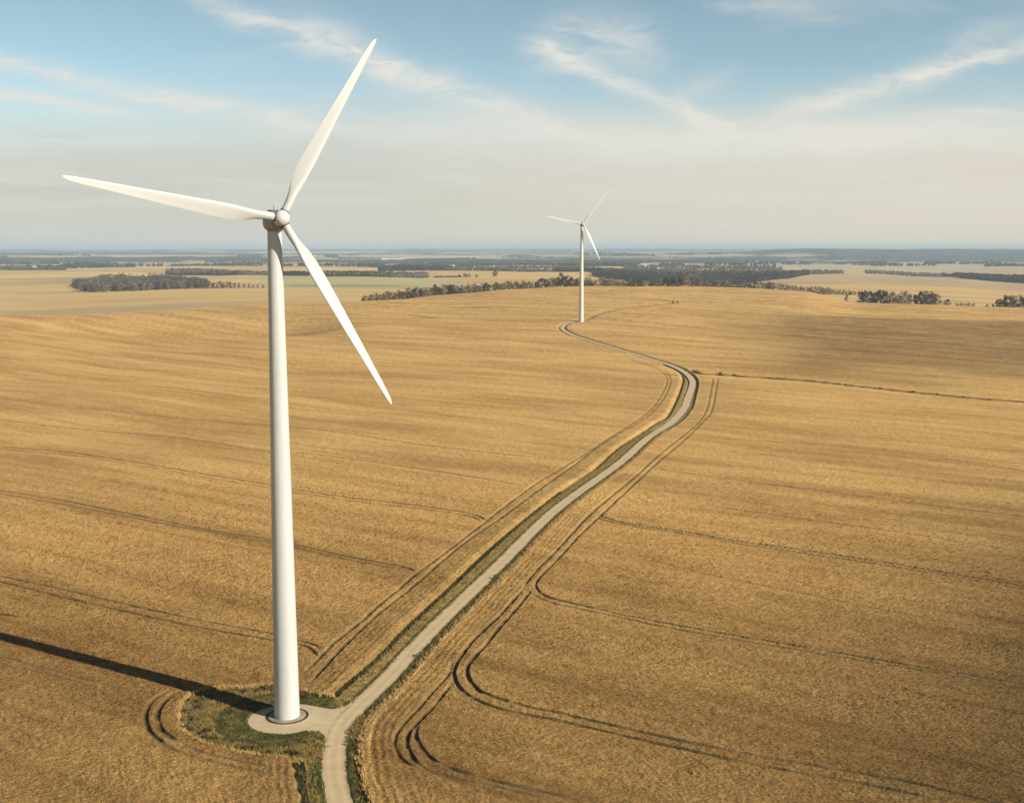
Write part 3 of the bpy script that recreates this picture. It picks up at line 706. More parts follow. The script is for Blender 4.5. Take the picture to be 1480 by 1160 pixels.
def turbine(base, z, hubh, yaw, over, tilt, cone, phases, lens, label, tower_r=(2.07, 1.10), ring=True):
    root = bpy.data.objects.new('wind_turbine', None); COL.objects.link(root); root.location = (base[0], base[1], z)
    tag(root, label, 'wind turbine', 'white three-bladed wind turbines')
    topz = hubh - 1.55
    prof = [(tower_r[0], -0.35)]; rf = lambda q: tower_r[0] + (tower_r[1] - tower_r[0]) * q / topz
    joints = [topz * 0.24, topz * 0.49, topz * 0.75]
    for k in range(0, 41): prof.append((rf(topz * k / 40), topz * k / 40))
    tw = lathe('tower', prof, 96); t = link('tower', tw, M_tower, root)
    for j in joints:
        fl = lathe('flange', [(rf(j) + 0.004, j - 0.05), (rf(j) + 0.016, j - 0.045), (rf(j) + 0.016, j + 0.045), (rf(j) + 0.004, j + 0.05)], 96)
        link('flange', fl, M_tower, t)
    yb = lathe('yaw_bearing', [(tower_r[1] + 0.01, topz - 0.08), (tower_r[1] + 0.05, topz - 0.06), (tower_r[1] + 0.05, topz + 0.25)], 64); link('yaw_bearing', yb, M_nac, root)
    # foundation: concrete plinth with a dark joint around it
    fo = lathe('foundation', [(0.1, 0.085), (2.3, 0.085), (2.95, 0.08), (3.05, 0.06), (3.06, -0.4)], 96); fd = link('foundation', fo, M_conc, root)
    jo = lathe('joint', [(3.03, 0.05), (3.10, 0.06), (3.42, 0.042), (3.5, 0.03)], 96); link('joint', jo, M_rust, fd)
    hd = Matrix.Rotation(yaw, 4, 'Z') @ Matrix.Rotation(-tilt, 4, 'X')      # nose is -Y
    # nacelle
    nm = nacelle_mesh(); na = link('nacelle', nm, M_nac, root)
    na.matrix_local = Matrix.Translation((0, 0, hubh)) @ Matrix.Rotation(yaw, 4, 'Z') @ Matrix.Translation((0, -over + 1.75, 0.0))
    def sub(name, m, mat, loc, rot=(0, 0, 0)):
        o = link(name, m, mat, na); o.location = loc; o.rotation_euler = rot; return o
    sub('roof_hatch', box_mesh('roof_hatch', 1.1, 1.4, 0.08, 0.03), M_nac, (0, 1.4, 1.6))
    sub('cooler', box_mesh('cooler', 1.2, 0.3, 0.22, 0.05), M_nac, (0, 2.55, 1.6))
    for s in (-1, 1): sub('side_vent', box_mesh('side_vent', 0.05, 1.1, 0.5, 0.01), M_dark, (s * 1.505, 1.5, 0.35))
    sub('wind_vane', box_mesh('wind_vane', 0.05, 0.05, 0.8, 0.0), M_dark, (0.4, 2.6, 2.1))
    # hub and spinner
    hubc = Vector((math.sin(yaw) * over, -math.cos(yaw) * over, hubh + over * math.sin(tilt)))
    hm = Matrix.Translation(hubc) @ hd
    sp = []
    for k in range(0, 19):
        a = R(90) * k / 18; sp.append((1.22 * math.cos(a) ** 0.9 if k < 18 else 0.0, 0.35 + 1.05 * math.sin(a)))
    prof = [(1.08, -0.95), (1.17, -0.9), (1.22, -0.5)] + sp
    hub = link('hub', lathe('hub', prof, 56, 'Y'), M_tower, root); hub.matrix_local = hm
    for ph, ln_ in zip(phases, lens):
        bl = link('blade', blade_mesh(ln_), M_blade, root)
        bl.matrix_local = hm @ Matrix.Rotation(R(ph), 4, 'Y') @ Matrix.Rotation(cone, 4, 'X')
        col = lathe('root_collar', [(0.645, 0.95), (0.72, 1.0), (0.72, 1.30), (0.645, 1.33)], 40)
        co = link('root_collar', col, M_dark, bl)
    return root
turbine(T1, T1Z, 80.3, R(31), 3.15, R(6), R(4), (30.7, 152.2, 279.1), (32.7, 33.5, 32.3), 'near white wind turbine standing on the round gravel pad beside the road')
d2 = ray(840, 465); T2 = hit(840, 465.3)
turbine(T2, tz(*T2), 80.4, R(14), 3.0, R(6), R(4), (39.25, 156.25, 281.0), (36.0, 32.8, 32.6), 'distant white wind turbine on the rise where the road ends')

# ------------------------------------------------------------------ plants and trees
rng = random.Random(7)
nrg = np.random.default_rng(7)
def foliage_mat(name, a, b_, scale=0.6):
    m, g, b = material(name)
    geo = g.n('ShaderNodeNewGeometry'); oi = g.n('ShaderNodeObjectInfo')
    n = g.noise(geo.outputs['Position'], scale, 4, 0.6)
    f = g.m('ADD', g.smooth(n, 0.35, 0.65), g.m('MULTIPLY', g.m('SUBTRACT', oi.outputs['Random'], 0.5), 0.8), clamp=True)
    g.put(b.inputs['Base Color'], g.mix(f, a, b_)); b.inputs['Roughness'].default_value = 0.9; b.inputs['Specular IOR Level'].default_value = 0.1
    return m
M_tuft = foliage_mat('verge_grass', (0.055, 0.065, 0.017, 1), (0.13, 0.11, 0.035, 1))
M_weed = foliage_mat('ditch_weed', (0.03, 0.04, 0.014, 1), (0.075, 0.075, 0.025, 1))
M_dryt = foliage_mat('dry_grass', (0.38, 0.26, 0.09, 1), (0.20, 0.145, 0.045, 1))
M_wheat = foliage_mat('ripe_straw', (0.66, 0.43, 0.17, 1), (0.48, 0.29, 0.10, 1))
M_brown = foliage_mat('brown_twigs', (0.12, 0.09, 0.058, 1), (0.17, 0.135, 0.09, 1), 0.2)
M_dkgr = foliage_mat('dark_foliage', (0.045, 0.043, 0.028, 1), (0.085, 0.075, 0.045, 1), 0.2)
M_grey = foliage_mat('grey_twigs', (0.19, 0.155, 0.12, 1), (0.27, 0.225, 0.17, 1), 0.2)
M_rim = foliage_mat('rim_scrub', (0.07, 0.07, 0.025, 1), (0.18, 0.14, 0.055, 1), 1.2)
M_bark = foliage_mat('bark', (0.09, 0.07, 0.05, 1), (0.14, 0.11, 0.08, 1))
def tufts(name, pts, zf, h0, h1, nb, spread, width, lean=(0, 0)):
    """many little blades, three-cornered, as one mesh"""
    pts = np.asarray(pts); n = len(pts); N = n * nb
    bx = np.repeat(pts[:, 0], nb) + nrg.normal(0, spread, N); by = np.repeat(pts[:, 1], nb) + nrg.normal(0, spread, N)
    bz = np.repeat(zf, nb); h = nrg.uniform(h0, h1, N); an_ = nrg.uniform(0, 2 * math.pi, N)
    wx, wy = np.cos(an_) * width / 2, np.sin(an_) * width / 2
    tx = nrg.normal(lean[0], 0.28, N) * h; ty = nrg.normal(lean[1], 0.28, N) * h
    co = np.zeros((N, 3, 3), np.float32)
    co[:, 0] = np.stack([bx - wx, by - wy, bz], 1); co[:, 1] = np.stack([bx + wx, by + wy, bz], 1); co[:, 2] = np.stack([bx + tx, by + ty, bz + h], 1)
    return raw_mesh(name, co, np.arange(N * 3), 3)
def along(P, step, offs, jit=0.3, s=1):
    Q = resample(P, step); tg = np.gradient(Q, axis=0); tg /= np.linalg.norm(tg, axis=1)[:, None] + 1e-9; nm = np.stack([tg[:, 1], -tg[:, 0]], 1)
    o = nrg.uniform(offs[0], offs[1], len(Q)); return Q + nm * o[:, None] + nrg.normal(0, jit, Q.shape)
nearroad = RC[(RC[:, 1] < 470)]
def keep_off(P):
    P = np.asarray(P); d = np.min(np.hypot(P[:, None, 0] - RC[None, :700, 0], P[:, None, 1] - RC[None, :700, 1]), axis=1)
    dp = np.hypot(P[:, 0] - PADC[0], P[:, 1] - PADC[1])
    ap = inpoly(P[:, 0], P[:, 1], np.array(outl))
    return P[(d > ROAD_W / 2 + 0.12) & (dp > PAD_R + 0.25) & (~ap)]
vr = keep_off(np.concatenate([along(nearroad, 0.12, (1.9, 3.9), 0.15), along(nearroad, 0.25, (1.9, 2.6), 0.1)]))
vl = keep_off(along(nearroad, 0.16, (-2.3, -1.9), 0.12))
cl = nrg.uniform([CLEAR[:, 0].min(), CLEAR[:, 1].min()], [CLEAR[:, 0].max(), CLEAR[:, 1].max()], (9000, 2)); cl = keep_off(cl[inpoly(cl[:, 0], cl[:, 1], CLEAR)])
V = np.concatenate([vr, vl, cl]); o = link('verge_grass', tufts('verge_grass', V, terrain(V[:, 0], V[:, 1]) + 0.02, 0.12, 0.42, 7, 0.12, 0.09), M_tuft)
tag(o, 'green and yellowing grass along the road edge and around the turbine pad', 'grass', kind='stuff')
dl = along(nearroad, 0.10, (-4.6, -2.8), 0.25); dl = keep_off(dl)
fringe = keep_off(np.concatenate([along(nearroad, 0.10, (3.7, 5.4), 0.2), along(CLEAR[:70], 0.15, (-0.4, 0.4), 0.2)]))
dd = keep_off(along(nearroad, 0.35, (2.4, 3.8), 0.2))
clo = cl[np.hypot(cl[:, 0] - PADC[0], cl[:, 1] - PADC[1]) > 11.4]
V = np.concatenate([dl, dd, clo, clo + nrg.normal(0, 0.3, clo.shape)]); o = link('dry_grass', tufts('dry_grass', V, terrain(V[:, 0], V[:, 1]) + 0.02, 0.2, 0.65, 7, 0.13, 0.09), M_dryt)
tag(o, 'dry straw coloured grass between the road and the ditch', 'grass', kind='stuff')
V = fringe; o = link('crop_edge', tufts('crop_edge', V, terrain(V[:, 0], V[:, 1]) + 0.3, 0.5, 0.85, 6, 0.14, 0.10, (-0.1, -0.1)), M_wheat)
tag(o, 'ragged fringe of pale ripe straw along the field edge', 'crop', kind='stuff')

# standing straw: leaning ears over the nearer fields, denser where they are nearer
def sample(A, x, y):
    r = np.hypot(x, y); t = np.arctan2(x, y)
    i = np.clip(np.searchsorted(rr, r) - 1, 0, NR - 2); j = np.clip(np.searchsorted(ang, t) - 1, 0, NA - 2)
    a = (r - rr[i]) / (rr[i + 1] - rr[i]); b = (t - ang[j]) / (ang[j + 1] - ang[j])
    return (A[i, j] * (1 - b) + A[i, j + 1] * b) * (1 - a) + (A[i + 1, j] * (1 - b) + A[i + 1, j + 1] * b) * a
def straw_mesh():
    n = 760000
    inv = nrg.uniform(1 / 640.0, 1 / 146.0, n); r = 1 / inv; t = nrg.uniform(-half * 1.04, half * 1.04, n)
    x, y = r * np.sin(t), r * np.cos(t)
    cm = sample(cropmask, x, y); tipm = sample(cropmask, x + lx[0] * r / 1165.0 * 2.6, y + lx[1] * r / 1165.0 * 2.6); ok = (cm > 0.8) & (tipm > 0.72) & (nrg.random(n) < 1 - sstep(r, 200, 640) ** 0.7); x, y, r = x[ok], y[ok], r[ok]
    z = sample(GZ, x, y); n = len(x); px = r / 1165.0
    d = 1.0 + 0.0 * px
    an2 = math.atan2(lx[1], lx[0]) + 0.5 * fbm(x / 9, y / 9, 31, 2) + nrg.normal(0, 0.35, n)
    L = px * nrg.uniform(1.3, 3.0, n); w = px * nrg.uniform(0.4, 0.8, n); up = L * nrg.uniform(0.15, 0.75, n) * (1 - 0.8 * sstep(r, 240, 480))
    dx, dy = np.cos(an2), np.sin(an2)
    co = np.zeros((n, 4, 3), np.float32); zb = z - 0.05
    co[:, 0] = np.stack([x - dy * w * .5, y + dx * w * .5, zb], 1); co[:, 1] = np.stack([x + dy * w * .5, y - dx * w * .5, zb], 1)
    co[:, 2] = np.stack([x + dx * L + dy * w * .35, y + dy * L - dx * w * .35, z + up], 1); co[:, 3] = np.stack([x + dx * L - dy * w * .35, y + dy * L + dx * w * .35, z + up * 0.9], 1)
    m = raw_mesh('standing_straw', co, np.arange(n * 4), 4)
    a = m.attributes.new('land', 'FLOAT_COLOR', 'POINT')
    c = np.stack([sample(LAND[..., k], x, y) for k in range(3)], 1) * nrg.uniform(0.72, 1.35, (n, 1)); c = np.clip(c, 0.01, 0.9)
    c4 = np.concatenate([np.repeat(c, 4, 0), np.ones((n * 4, 1))], 1).astype(np.float32); a.data.foreach_set('color', c4.ravel())
    return m
def straw_material():
    m, g, b = material('straw_ears'); at = g.n('ShaderNodeAttribute', attribute_name='land'); g.put(b.inputs['Base Color'], at.outputs['Color'])
    b.inputs['Roughness'].default_value = 0.8; b.inputs['Specular IOR Level'].default_value = 0.15; return m
o = link('standing_straw', straw_mesh(), straw_material()); tag(o, 'ripe golden straw leaning over the nearer fields', 'crop', kind='stuff')
V = keep_off(np.concatenate([along(DITL[DITL[:, 1] < 360], 0.12, (-0.35, 0.3), 0.1), along(DITS, 0.06, (-0.7, 0.7), 0.15)]))
o = link('ditch_weeds', tufts('ditch_weeds', V, terrain(V[:, 0], V[:, 1]) - 0.15, 0.35, 0.85, 7, 0.15, 0.10), M_weed); tag(o, 'dark green weeds filling the ditch left of the road', 'weeds', kind='stuff')

def crown_mesh(name, h, w, nclump, nleaf, leaf, seed, flat=1.0, base=0.15):
    q = np.random.default_rng(seed); cs = []
    for _ in range(nclump):
        a = q.uniform(0, 2 * math.pi); t = q.uniform(0.05, 1) ; rad = w * 0.5 * math.sin(math.pi * (0.26 + 0.66 * t)) * q.uniform(0.35, 0.95)
        cs.append((rad * math.cos(a), rad * math.sin(a), h * (base + (1 - base) * t * 0.95), q.uniform(0.11, 0.2) * h))
    C_ = np.array(cs); k = q.integers(0, nclump, nleaf); d = q.normal(0, 1, (nleaf, 3)); d /= np.linalg.norm(d, axis=1)[:, None]
    P = C_[k, :3] + d * C_[k, 3][:, None] * q.uniform(0.5, 1.05, (nleaf, 1)) * np.array([1, 1, 0.85])
    P[:, 2] = np.maximum(P[:, 2], 0.3)
    n = d + q.normal(0, 0.28, d.shape); n /= np.linalg.norm(n, axis=1)[:, None]
    a = np.cross(n, q.normal(0, 1, n.shape)); a /= np.linalg.norm(a, axis=1)[:, None]; b = np.cross(n, a)
    s = leaf * q.uniform(0.6, 1.4, (nleaf, 1)); s2 = s * q.uniform(0.5, 1, (nleaf, 1))
    co = np.stack([P - a * s, P - b * s2, P + a * s, P + b * s2], 1)
    return raw_mesh(name, co, np.arange(nleaf * 4), 4)
def trunk_mesh(h, r, seed):
    q = random.Random(seed); co = []; f = []
    def limb(p0, p1, r0, r1):
        p0, p1 = Vector(p0), Vector(p1); d = (p1 - p0).normalized(); a = d.orthogonal().normalized(); b = d.cross(a); s = len(co)
        for p, r_ in ((p0, r0), ((p0 + p1) / 2 + a * 0.05 * h * 0.3, (r0 + r1) / 2), (p1, r1)):
            for k in range(6): co.append(p + (a * math.cos(k * R(60)) + b * math.sin(k * R(60))) * r_)
        for i in range(2):
            for k in range(6): f.append((s + i * 6 + k, s + i * 6 + (k + 1) % 6, s + i * 6 + 6 + (k + 1) % 6, s + i * 6 + 6 + k))
    limb((0, 0, -0.4), (0.1, 0, h * 0.45), r, r * 0.7); limb((0.1, 0, h * 0.44), (0, 0.1, h * 0.9), r * 0.7, r * 0.2)
    for k in range(6):
        z0 = h * q.uniform(0.22, 0.55); a = q.uniform(0, 6.28); L = h * q.uniform(0.25, 0.4); limb((0.05, 0, z0), (L * math.cos(a) * 0.7, L * math.sin(a) * 0.7, z0 + L * 0.8), r * 0.45, r * 0.1)
    m = bpy.data.meshes.new('trunk'); m.from_pydata([tuple(c) for c in co], [], f); m.update(); return m
CR = {}
for kind, mat, leaf, nl in (('brown', M_brown, 0.34, 900), ('dark', M_dkgr, 0.36, 1000), ('grey', M_grey, 0.32, 850), ('green', M_rim, 0.5, 500)):
    for v in range(4):
        wv = [0.62, 0.78, 0.9, 0.7][v] * 10
        c = crown_mesh('crown', 10, wv, 16 + 3 * v, nl, leaf, 100 + v * 7 + len(kind), base=0.04 if kind != 'grey' else 0.1); c.materials.append(mat)
        t = trunk_mesh(10, 0.22, v); t.materials.append(M_bark)
        CR[kind, v] = (c, t)
def tree(x, y, h, kind, v, label, group, name=None, squash=1.0, z=None, cat='tree'):
    c, t = CR[kind, v % 4]
    root = bpy.data.objects.new(name or {'brown': 'bare_tree', 'dark': 'dark_tree', 'grey': 'grey_tree', 'green': 'shrub'}[kind], None); COL.objects.link(root)
    s = h / 10; root.location = (x, y, (tz(x, y) if z is None else z) - 0.15); root.rotation_euler = (0, 0, rng.uniform(0, 6.28)); root.scale = (s * squash, s * squash, s)
    for nm, me_ in (('trunk', t), ('crown', c)):
        o = bpy.data.objects.new(nm, me_); COL.objects.link(o); o.parent = root
    tag(root, label, cat, group); return root
def at(u, D, row=420):
    d = ray(u, row); return (D * d[0] / d[1], D)
def ordn(n): return '%d%s' % (n, 'th' if 10 <= n % 100 <= 20 else {1: 'st', 2: 'nd', 3: 'rd'}.get(n % 10, 'th'))
KIND = {'brown': 'bare brown', 'dark': 'dark dense', 'grey': 'pale grey'}
def belt(items, text, group, minh=3):
    """items: (u, D, height in metres, kind); labels counted from the left as seen from the camera"""
    items = sorted(items, key=lambda q: q[0])
    for i, (u, D, h, kind) in enumerate(items):
        x, y = at(u, D)
        tree(x, y, h, kind, rng.randrange(4), '%s tree, %s from the left %s' % (KIND[kind], ordn(i + 1), text), group, squash=rng.uniform(0.85, 1.25))
# main belt behind the central crest
it = []
u = 524.0
while u < 1010:
    cD = float(np.interp(u, [520, 640, 740, 850, 1000], [1265, 1425, 1500, 1540, 1575])) + 14
    hp = float(np.interp(u, [520, 535, 560, 600, 640, 700, 740, 780, 812, 830, 850, 880, 920, 960, 985, 1010], [8, 10, 13, 15, 15, 13, 12, 13, 17, 13, 12, 14, 12, 12, 19, 18]))
    h = hp * cD / F * rng.uniform(0.78, 1.12) * 1.05
    if 644 < u < 652 or 808 < u < 816: h *= 1.2
    k = rng.choices(['brown', 'dark', 'grey'], [6, 3, 1])[0]
    if u > 840: k = rng.choices(['brown', 'dark', 'grey'], [4, 1, 4])[0]
    it.append((u, cD + rng.uniform(-4, 22), h, k)); u += rng.uniform(3.6, 5.4)
belt(it, 'in the long belt along the central crest', 'trees in the long belt along the central crest')
it = []; u = 1013.0
while u < 1262:
    cD = float(np.interp(u, [1000, 1150, 1262], [1650, 1640, 1800]))
    hp = float(np.interp(u, [1010, 1030, 1045, 1060, 1100, 1150, 1200, 1262], [13, 19, 17, 15, 15, 15, 12, 5]))
    it.append((u, cD + rng.uniform(-8, 25), 0.85 * hp * cD / F * rng.uniform(0.8, 1.12), rng.choices(['brown', 'dark', 'grey'], [3, 0.6, 6])[0])); u += rng.uniform(3.4, 5.2)
belt(it, 'in the fading belt right of the turbine', 'trees in the fading grey belt on the right')
# clump on the right
R1 = [(1245, 15.5, 'dark'), (1252, 17, 'dark'), (1259, 17, 'dark'), (1266, 16.5, 'dark'), (1273, 19, 'dark'), (1280, 17, 'dark'), (1286, 13, 'grey'), (1292, 17.5, 'grey'), (1300, 15, 'grey'), (1307, 19, 'grey'), (1314, 15, 'brown'), (1323, 14, 'dark'), (1331, 18.5, 'dark'), (1339, 19.5, 'brown'), (1346, 19, 'brown'), (1353, 17, 'brown')]
belt([(u, 1375 + rng.uniform(0, 22), h * 1375 / F * 1.12, k) for u, h, k in R1], 'in the compact tree clump on the right crest', 'trees in the compact clump on the right crest')
x, y = at(1224, 1385); tree(x, y, 9.0, 'grey', 0, 'lone small tree standing left of the compact clump on the right crest', None, squash=0.9)
x, y = at(1370, 1350); tree(x, y, 8.2, 'dark', 2, 'round dark bush just right of the compact tree clump', None, name='bush', squash=1.15, cat='bush')
for i, (u, h) in enumerate([(1384, 4.2), (1390, 5.0), (1396, 4.6), (1402, 5.2), (1408, 5.0)]):
    x, y = at(u, 1352); tree(x, y, h, 'grey', i, 'low pale shrub, %s from the left in the short row right of the round bush' % ordn(i + 1), 'low shrubs right of the round bush', name='shrub', squash=1.5, cat='shrub')
belt([(u, 1335 + rng.uniform(0, 18), h * 1335 / F * 1.1, k) for u, h, k in [(1428, 5, 'dark'), (1436, 6, 'dark'), (1446, 13, 'dark'), (1453, 16.5, 'dark'), (1461, 17, 'brown'), (1468, 16, 'brown'), (1475, 17, 'brown'), (1483, 16, 'dark')]], 'in the clump at the right edge', 'trees in the clump at the right edge')
# wood at left: front edge and body
it = []
for k in range(46):
    u = 106 + k * 5.3 + rng.uniform(-1.5, 1.5)
    D = float(np.interp(u, [105, 125, 200, 280, 345], [2330, 2080, 2060, 2110, 2110]))
    hp = float(np.interp(u, [100, 120, 200, 240, 290, 345], [9, 12, 12, 11, 10, 9]))
    it.append((u, D + rng.uniform(-6, 12), hp * D / F * rng.uniform(0.85, 1.2), rng.choices(['brown', 'dark', 'grey'], [6, 2, 3])[0]))
belt(it, 'along the front edge of the left wood', 'trees along the front edge of the left wood')
belt([(u, 2115, h, 'brown') for u, h in [(353, 8), (360, 8.5), (366, 7), (373, 8), (380, 7.5)]], 'in the short row left of the near tower', 'trees in the short row left of the near tower')
x, y = at(716, 3050); tree(x, y, 17, 'dark', 1, 'lone dark tree in the pale field below the far village', None, squash=1.3)
for i, (u, D, h, sq) in enumerate([(664, 3000, 8, 1.6), (672, 3000, 11, 1.5), (678, 3000, 9, 1.4), (689, 2990, 8.5, 1.5)]):
    x, y = at(u, D); tree(x, y, h, 'dark', i, 'dark bushy tree, %s from the left in the small group in the middle fields' % ordn(i + 1), 'small group of bushy trees in the middle fields', squash=sq)
for i, (u, D, h) in enumerate([(973, 1195, 3.0), (979, 1200, 2.6)]):
    p = hit(u, 438.6); tree(p[0], p[1], h, 'dark', i, ['small dark bush at the end of the field path, left of a pair', 'small dark bush at the end of the field path, right of a pair'][i], None, name='bush', squash=1.4, cat='bush')
# weeds along the hedge bank and tall weeds at the road edge
for i, (u, r0_, h) in enumerate([(1041, 542.5, 2.0), (1061, 544, 1.6), (1110, 548, 1.0), (1177, 552.5, 1.2), (1222, 557.5, 1.2), (1272, 563, 1.4), (1320, 568.5, 1.6), (1355, 572.5, 1.5), (1392, 575.5, 1.2), (1430, 579, 1.3)]):
    p = hit(u, r0_); tree(p[0], p[1], h, 'dark', i, 'small dark bush, %s from the left on the bank across the right field' % ordn(i + 1), 'small bushes on the bank across the right field', name='bush', squash=2.2, cat='bush')
for i, (u, r0_, h, tx) in enumerate([(517, 1046, 0.9, 'by the junction with the turbine pad'), (513, 1072, 0.8, 'on the bend nearest the camera'), (603, 948, 1.7, 'above the junction'), (711, 835, 1.6, 'midway along the straight stretch'), (907, 666, 1.8, 'near the far end of the straight stretch')]):
    p = hit(u + 5, r0_ + 1); tree(p[0], p[1], h * 0.7, 'brown', i, 'tall weed at the right road edge ' + tx, 'tall weeds at the right road edge', name='weed', squash=1.8, cat='weed')
q = []
for p in resample(CLEAR[:66], 1.15):
    c2 = p + (np.array(PADC) - p) * nrg.uniform(0.05, 0.2) + nrg.normal(0, 0.35, 2); q.append(c2)
q.sort(key=lambda c2: c2[0] / c2[1])
for i, c2 in enumerate(q):
    tree(c2[0], c2[1], rng.uniform(0.6, 1.25), 'green', i, 'low shrub, %s from the left in the rough rim round the gravel pad' % ordn(i + 1), 'low shrubs in the rim round the gravel pad', name='shrub', squash=1.7, cat='shrub')

# far woods: each reads as one mass
M_wood = foliage_mat('far_wood', (0.018, 0.019, 0.016, 1), (0.04, 0.037, 0.03, 1), 0.01)
M_woodtop = foliage_mat('far_wood_pale', (0.075, 0.064, 0.048, 1), (0.15, 0.125, 0.095, 1), 0.01)
def wood_mass(label, us, D0, D1, n, h, mat=None, seed=0, leaf=2.6):
    q = np.random.default_rng(seed); P = []
    U_ = [a for a, _ in D0]
    cnt = 0; co = []
    uu = q.uniform(us[0], us[1], n); tt = q.uniform(0, 1, n)
    d0 = np.interp(uu, U_, [b for _, b in D0]); d1 = np.interp(uu, [a for a, _ in D1], [b for _, b in D1])
    D = d0 + (d1 - d0) * tt; D = np.where(q.random(n) < 0.35, d0 + q.uniform(0, 15, n), D)
    rx = np.array([ray(a, 400) for a in uu]); x = D * rx[:, 0] / rx[:, 1]; zb = terrain(x, D)
    hh = h * q.uniform(0.7, 1.15, n); nl = 14
    dd_ = q.normal(0, 1, (n, nl, 3)); dd_ /= np.linalg.norm(dd_, axis=2)[..., None]; dd_[..., 2] = dd_[..., 2] * 0.9
    c = np.stack([x, D, zb + hh * 0.55], 1)[:, None, :] + dd_ * np.stack([hh * 0.42, hh * 0.42, hh * 0.45], 1)[:, None, :]
    nrm = dd_ + q.normal(0, 0.15, dd_.shape); a = np.cross(nrm, q.normal(0, 1, nrm.shape)); a /= np.linalg.norm(a, axis=2)[..., None]
    b = np.cross(nrm, a); b /= np.linalg.norm(b, axis=2)[..., None]
    s = leaf * q.uniform(0.6, 1.3, (n, nl, 1))
    quad = np.stack([c - a * s, c - b * s * 0.8, c + a * s, c + b * s * 0.8], 2).reshape(-1, 3)
    o = link('distant_wood', raw_mesh('distant_wood', quad, np.arange(n * nl * 4), 4), mat or M_wood); tag(o, label, 'wood', kind='stuff')
wood_mass('large dark wood right of the distant turbine, in front of paler woods', (858, 1168), [(858, 3050), (930, 2750), (1000, 2560), (1090, 2650), (1168, 3250)], [(858, 3300), (930, 3250), (1000, 3250), (1090, 3200), (1168, 3290)], 2600, 14, seed=1)
wood_mass('pale brown wood rising behind the large dark wood', (800, 1160), [(800, 3420), (858, 3300), (930, 3250), (1000, 3250), (1090, 3200), (1160, 3290)], [(800, 3700), (930, 3800), (1160, 3500)], 1600, 14, M_woodtop, seed=22)
wood_mass('bare brown wood behind its front row of trees, left of the near tower', (108, 300), [(108, 2330), (125, 2130), (200, 2110), (300, 2150)], [(108, 2500), (150, 2850), (240, 2800), (300, 2350)], 1500, 12.5, M_woodtop, 21, leaf=1.7)
wood_mass('dark wood behind the left wood, beside the near tower', (242, 388), [(242, 3350), (300, 3150), (345, 3050), (388, 3150)], [(242, 3600), (300, 3700), (345, 3600), (388, 3400)], 900, 13, M_woodtop, 2)
wood_mass('short dark wood immediately right of the near tower', (404, 446), [(404, 3150), (446, 3150)], [(404, 3350), (446, 3300)], 220, 13, seed=3)
wood_mass('long brown wood under the down-pointing blade', (452, 618), [(452, 2880), (540, 2850), (618, 3000)], [(452, 3350), (540, 3150), (618, 3080)], 900, 14, M_woodtop, 4)
wood_mass('thin wood with pale gaps left of the far village', (548, 652), [(548, 3700), (652, 3700)], [(548, 4200), (652, 3950)], 420, 12, seed=5)
wood_mass('scattered trees of the far village', (640, 860), [(640, 3700), (860, 3500)], [(640, 4500), (860, 4300)], 700, 10, M_woodtop, 6)
wood_mass('blue-grey wood behind the large dark wood', (900, 1130), [(900, 3700), (1130, 4100)], [(900, 4500), (1130, 4700)], 900, 13, M_woodtop, 7)
wood_mass('grey thicket in the valley right of the large dark wood', (1158, 1218), [(1158, 3900), (1218, 4000)], [(1158, 4300), (1218, 4300)], 260, 11, M_woodtop, 8)
wood_mass('thin trees around the farm in the right valley', (1250, 1360), [(1250, 4150), (1360, 3950)], [(1250, 4500), (1360, 4300)], 260, 11, M_woodtop, 9)
wood_mass('dark wood near the right edge beyond the pale slope', (1362, 1500), [(1362, 3900), (1392, 3250), (1500, 3050)], [(1362, 4200), (1392, 3800), (1500, 3700)], 1300, 14, seed=10)
wood_mass('row of trees around the white farm at the left edge', (-30, 95), [(-30, 3950), (60, 3950), (95, 3850)], [(-30, 4250), (60, 4150), (95, 3900)], 330, 12, M_woodtop, 11)
def copses():
    q = np.random.default_rng(44); parts = []
    for k in range(95):
        uc = q.uniform(-60, 1540); Dc = q.uniform(4650, 10500); wu = q.uniform(8, 70) * 6000 / Dc; dd_ = q.uniform(20, 220); n = int(q.uniform(25, 120))
        parts.append((uc + q.uniform(-wu, wu, n), Dc + q.uniform(-dd_, dd_, n)))
    uu = np.concatenate([p[0] for p in parts]); D = np.concatenate([p[1] for p in parts]); n = len(uu)
    rx = np.array([ray(a, 385) for a in uu]); x = D * rx[:, 0] / rx[:, 1]; zb = terrain(x, D); hh = 13 * q.uniform(0.7, 1.25, n); nl = 10
    d = q.normal(0, 1, (n, nl, 3)); d /= np.linalg.norm(d, axis=2)[..., None]
    c = np.stack([x, D, zb + hh * 0.55], 1)[:, None, :] + d * np.stack([hh * 0.5, hh * 0.5, hh * 0.45], 1)[:, None, :]
    a = np.cross(d, q.normal(0, 1, d.shape)); a /= np.linalg.norm(a, axis=2)[..., None]; b = np.cross(d, a); s = 4.2 * q.uniform(0.6, 1.3, (n, nl, 1))
    o = link('distant_copses', raw_mesh('distant_copses', np.stack([c - a * s, c - b * s, c + a * s, c + b * s], 2).reshape(-1, 3), np.arange(n * nl * 4), 4), M_wood)
    tag(o, 'blue-grey copses and hedgerows scattered over the far country below the horizon', 'wood', kind='stuff')
copses()
wood_mass('low scrub line in the middle fields', (628, 668), [(628, 3000), (668, 3000)], [(628, 3020), (668, 3020)], 60, 4, seed=12, leaf=1.5)

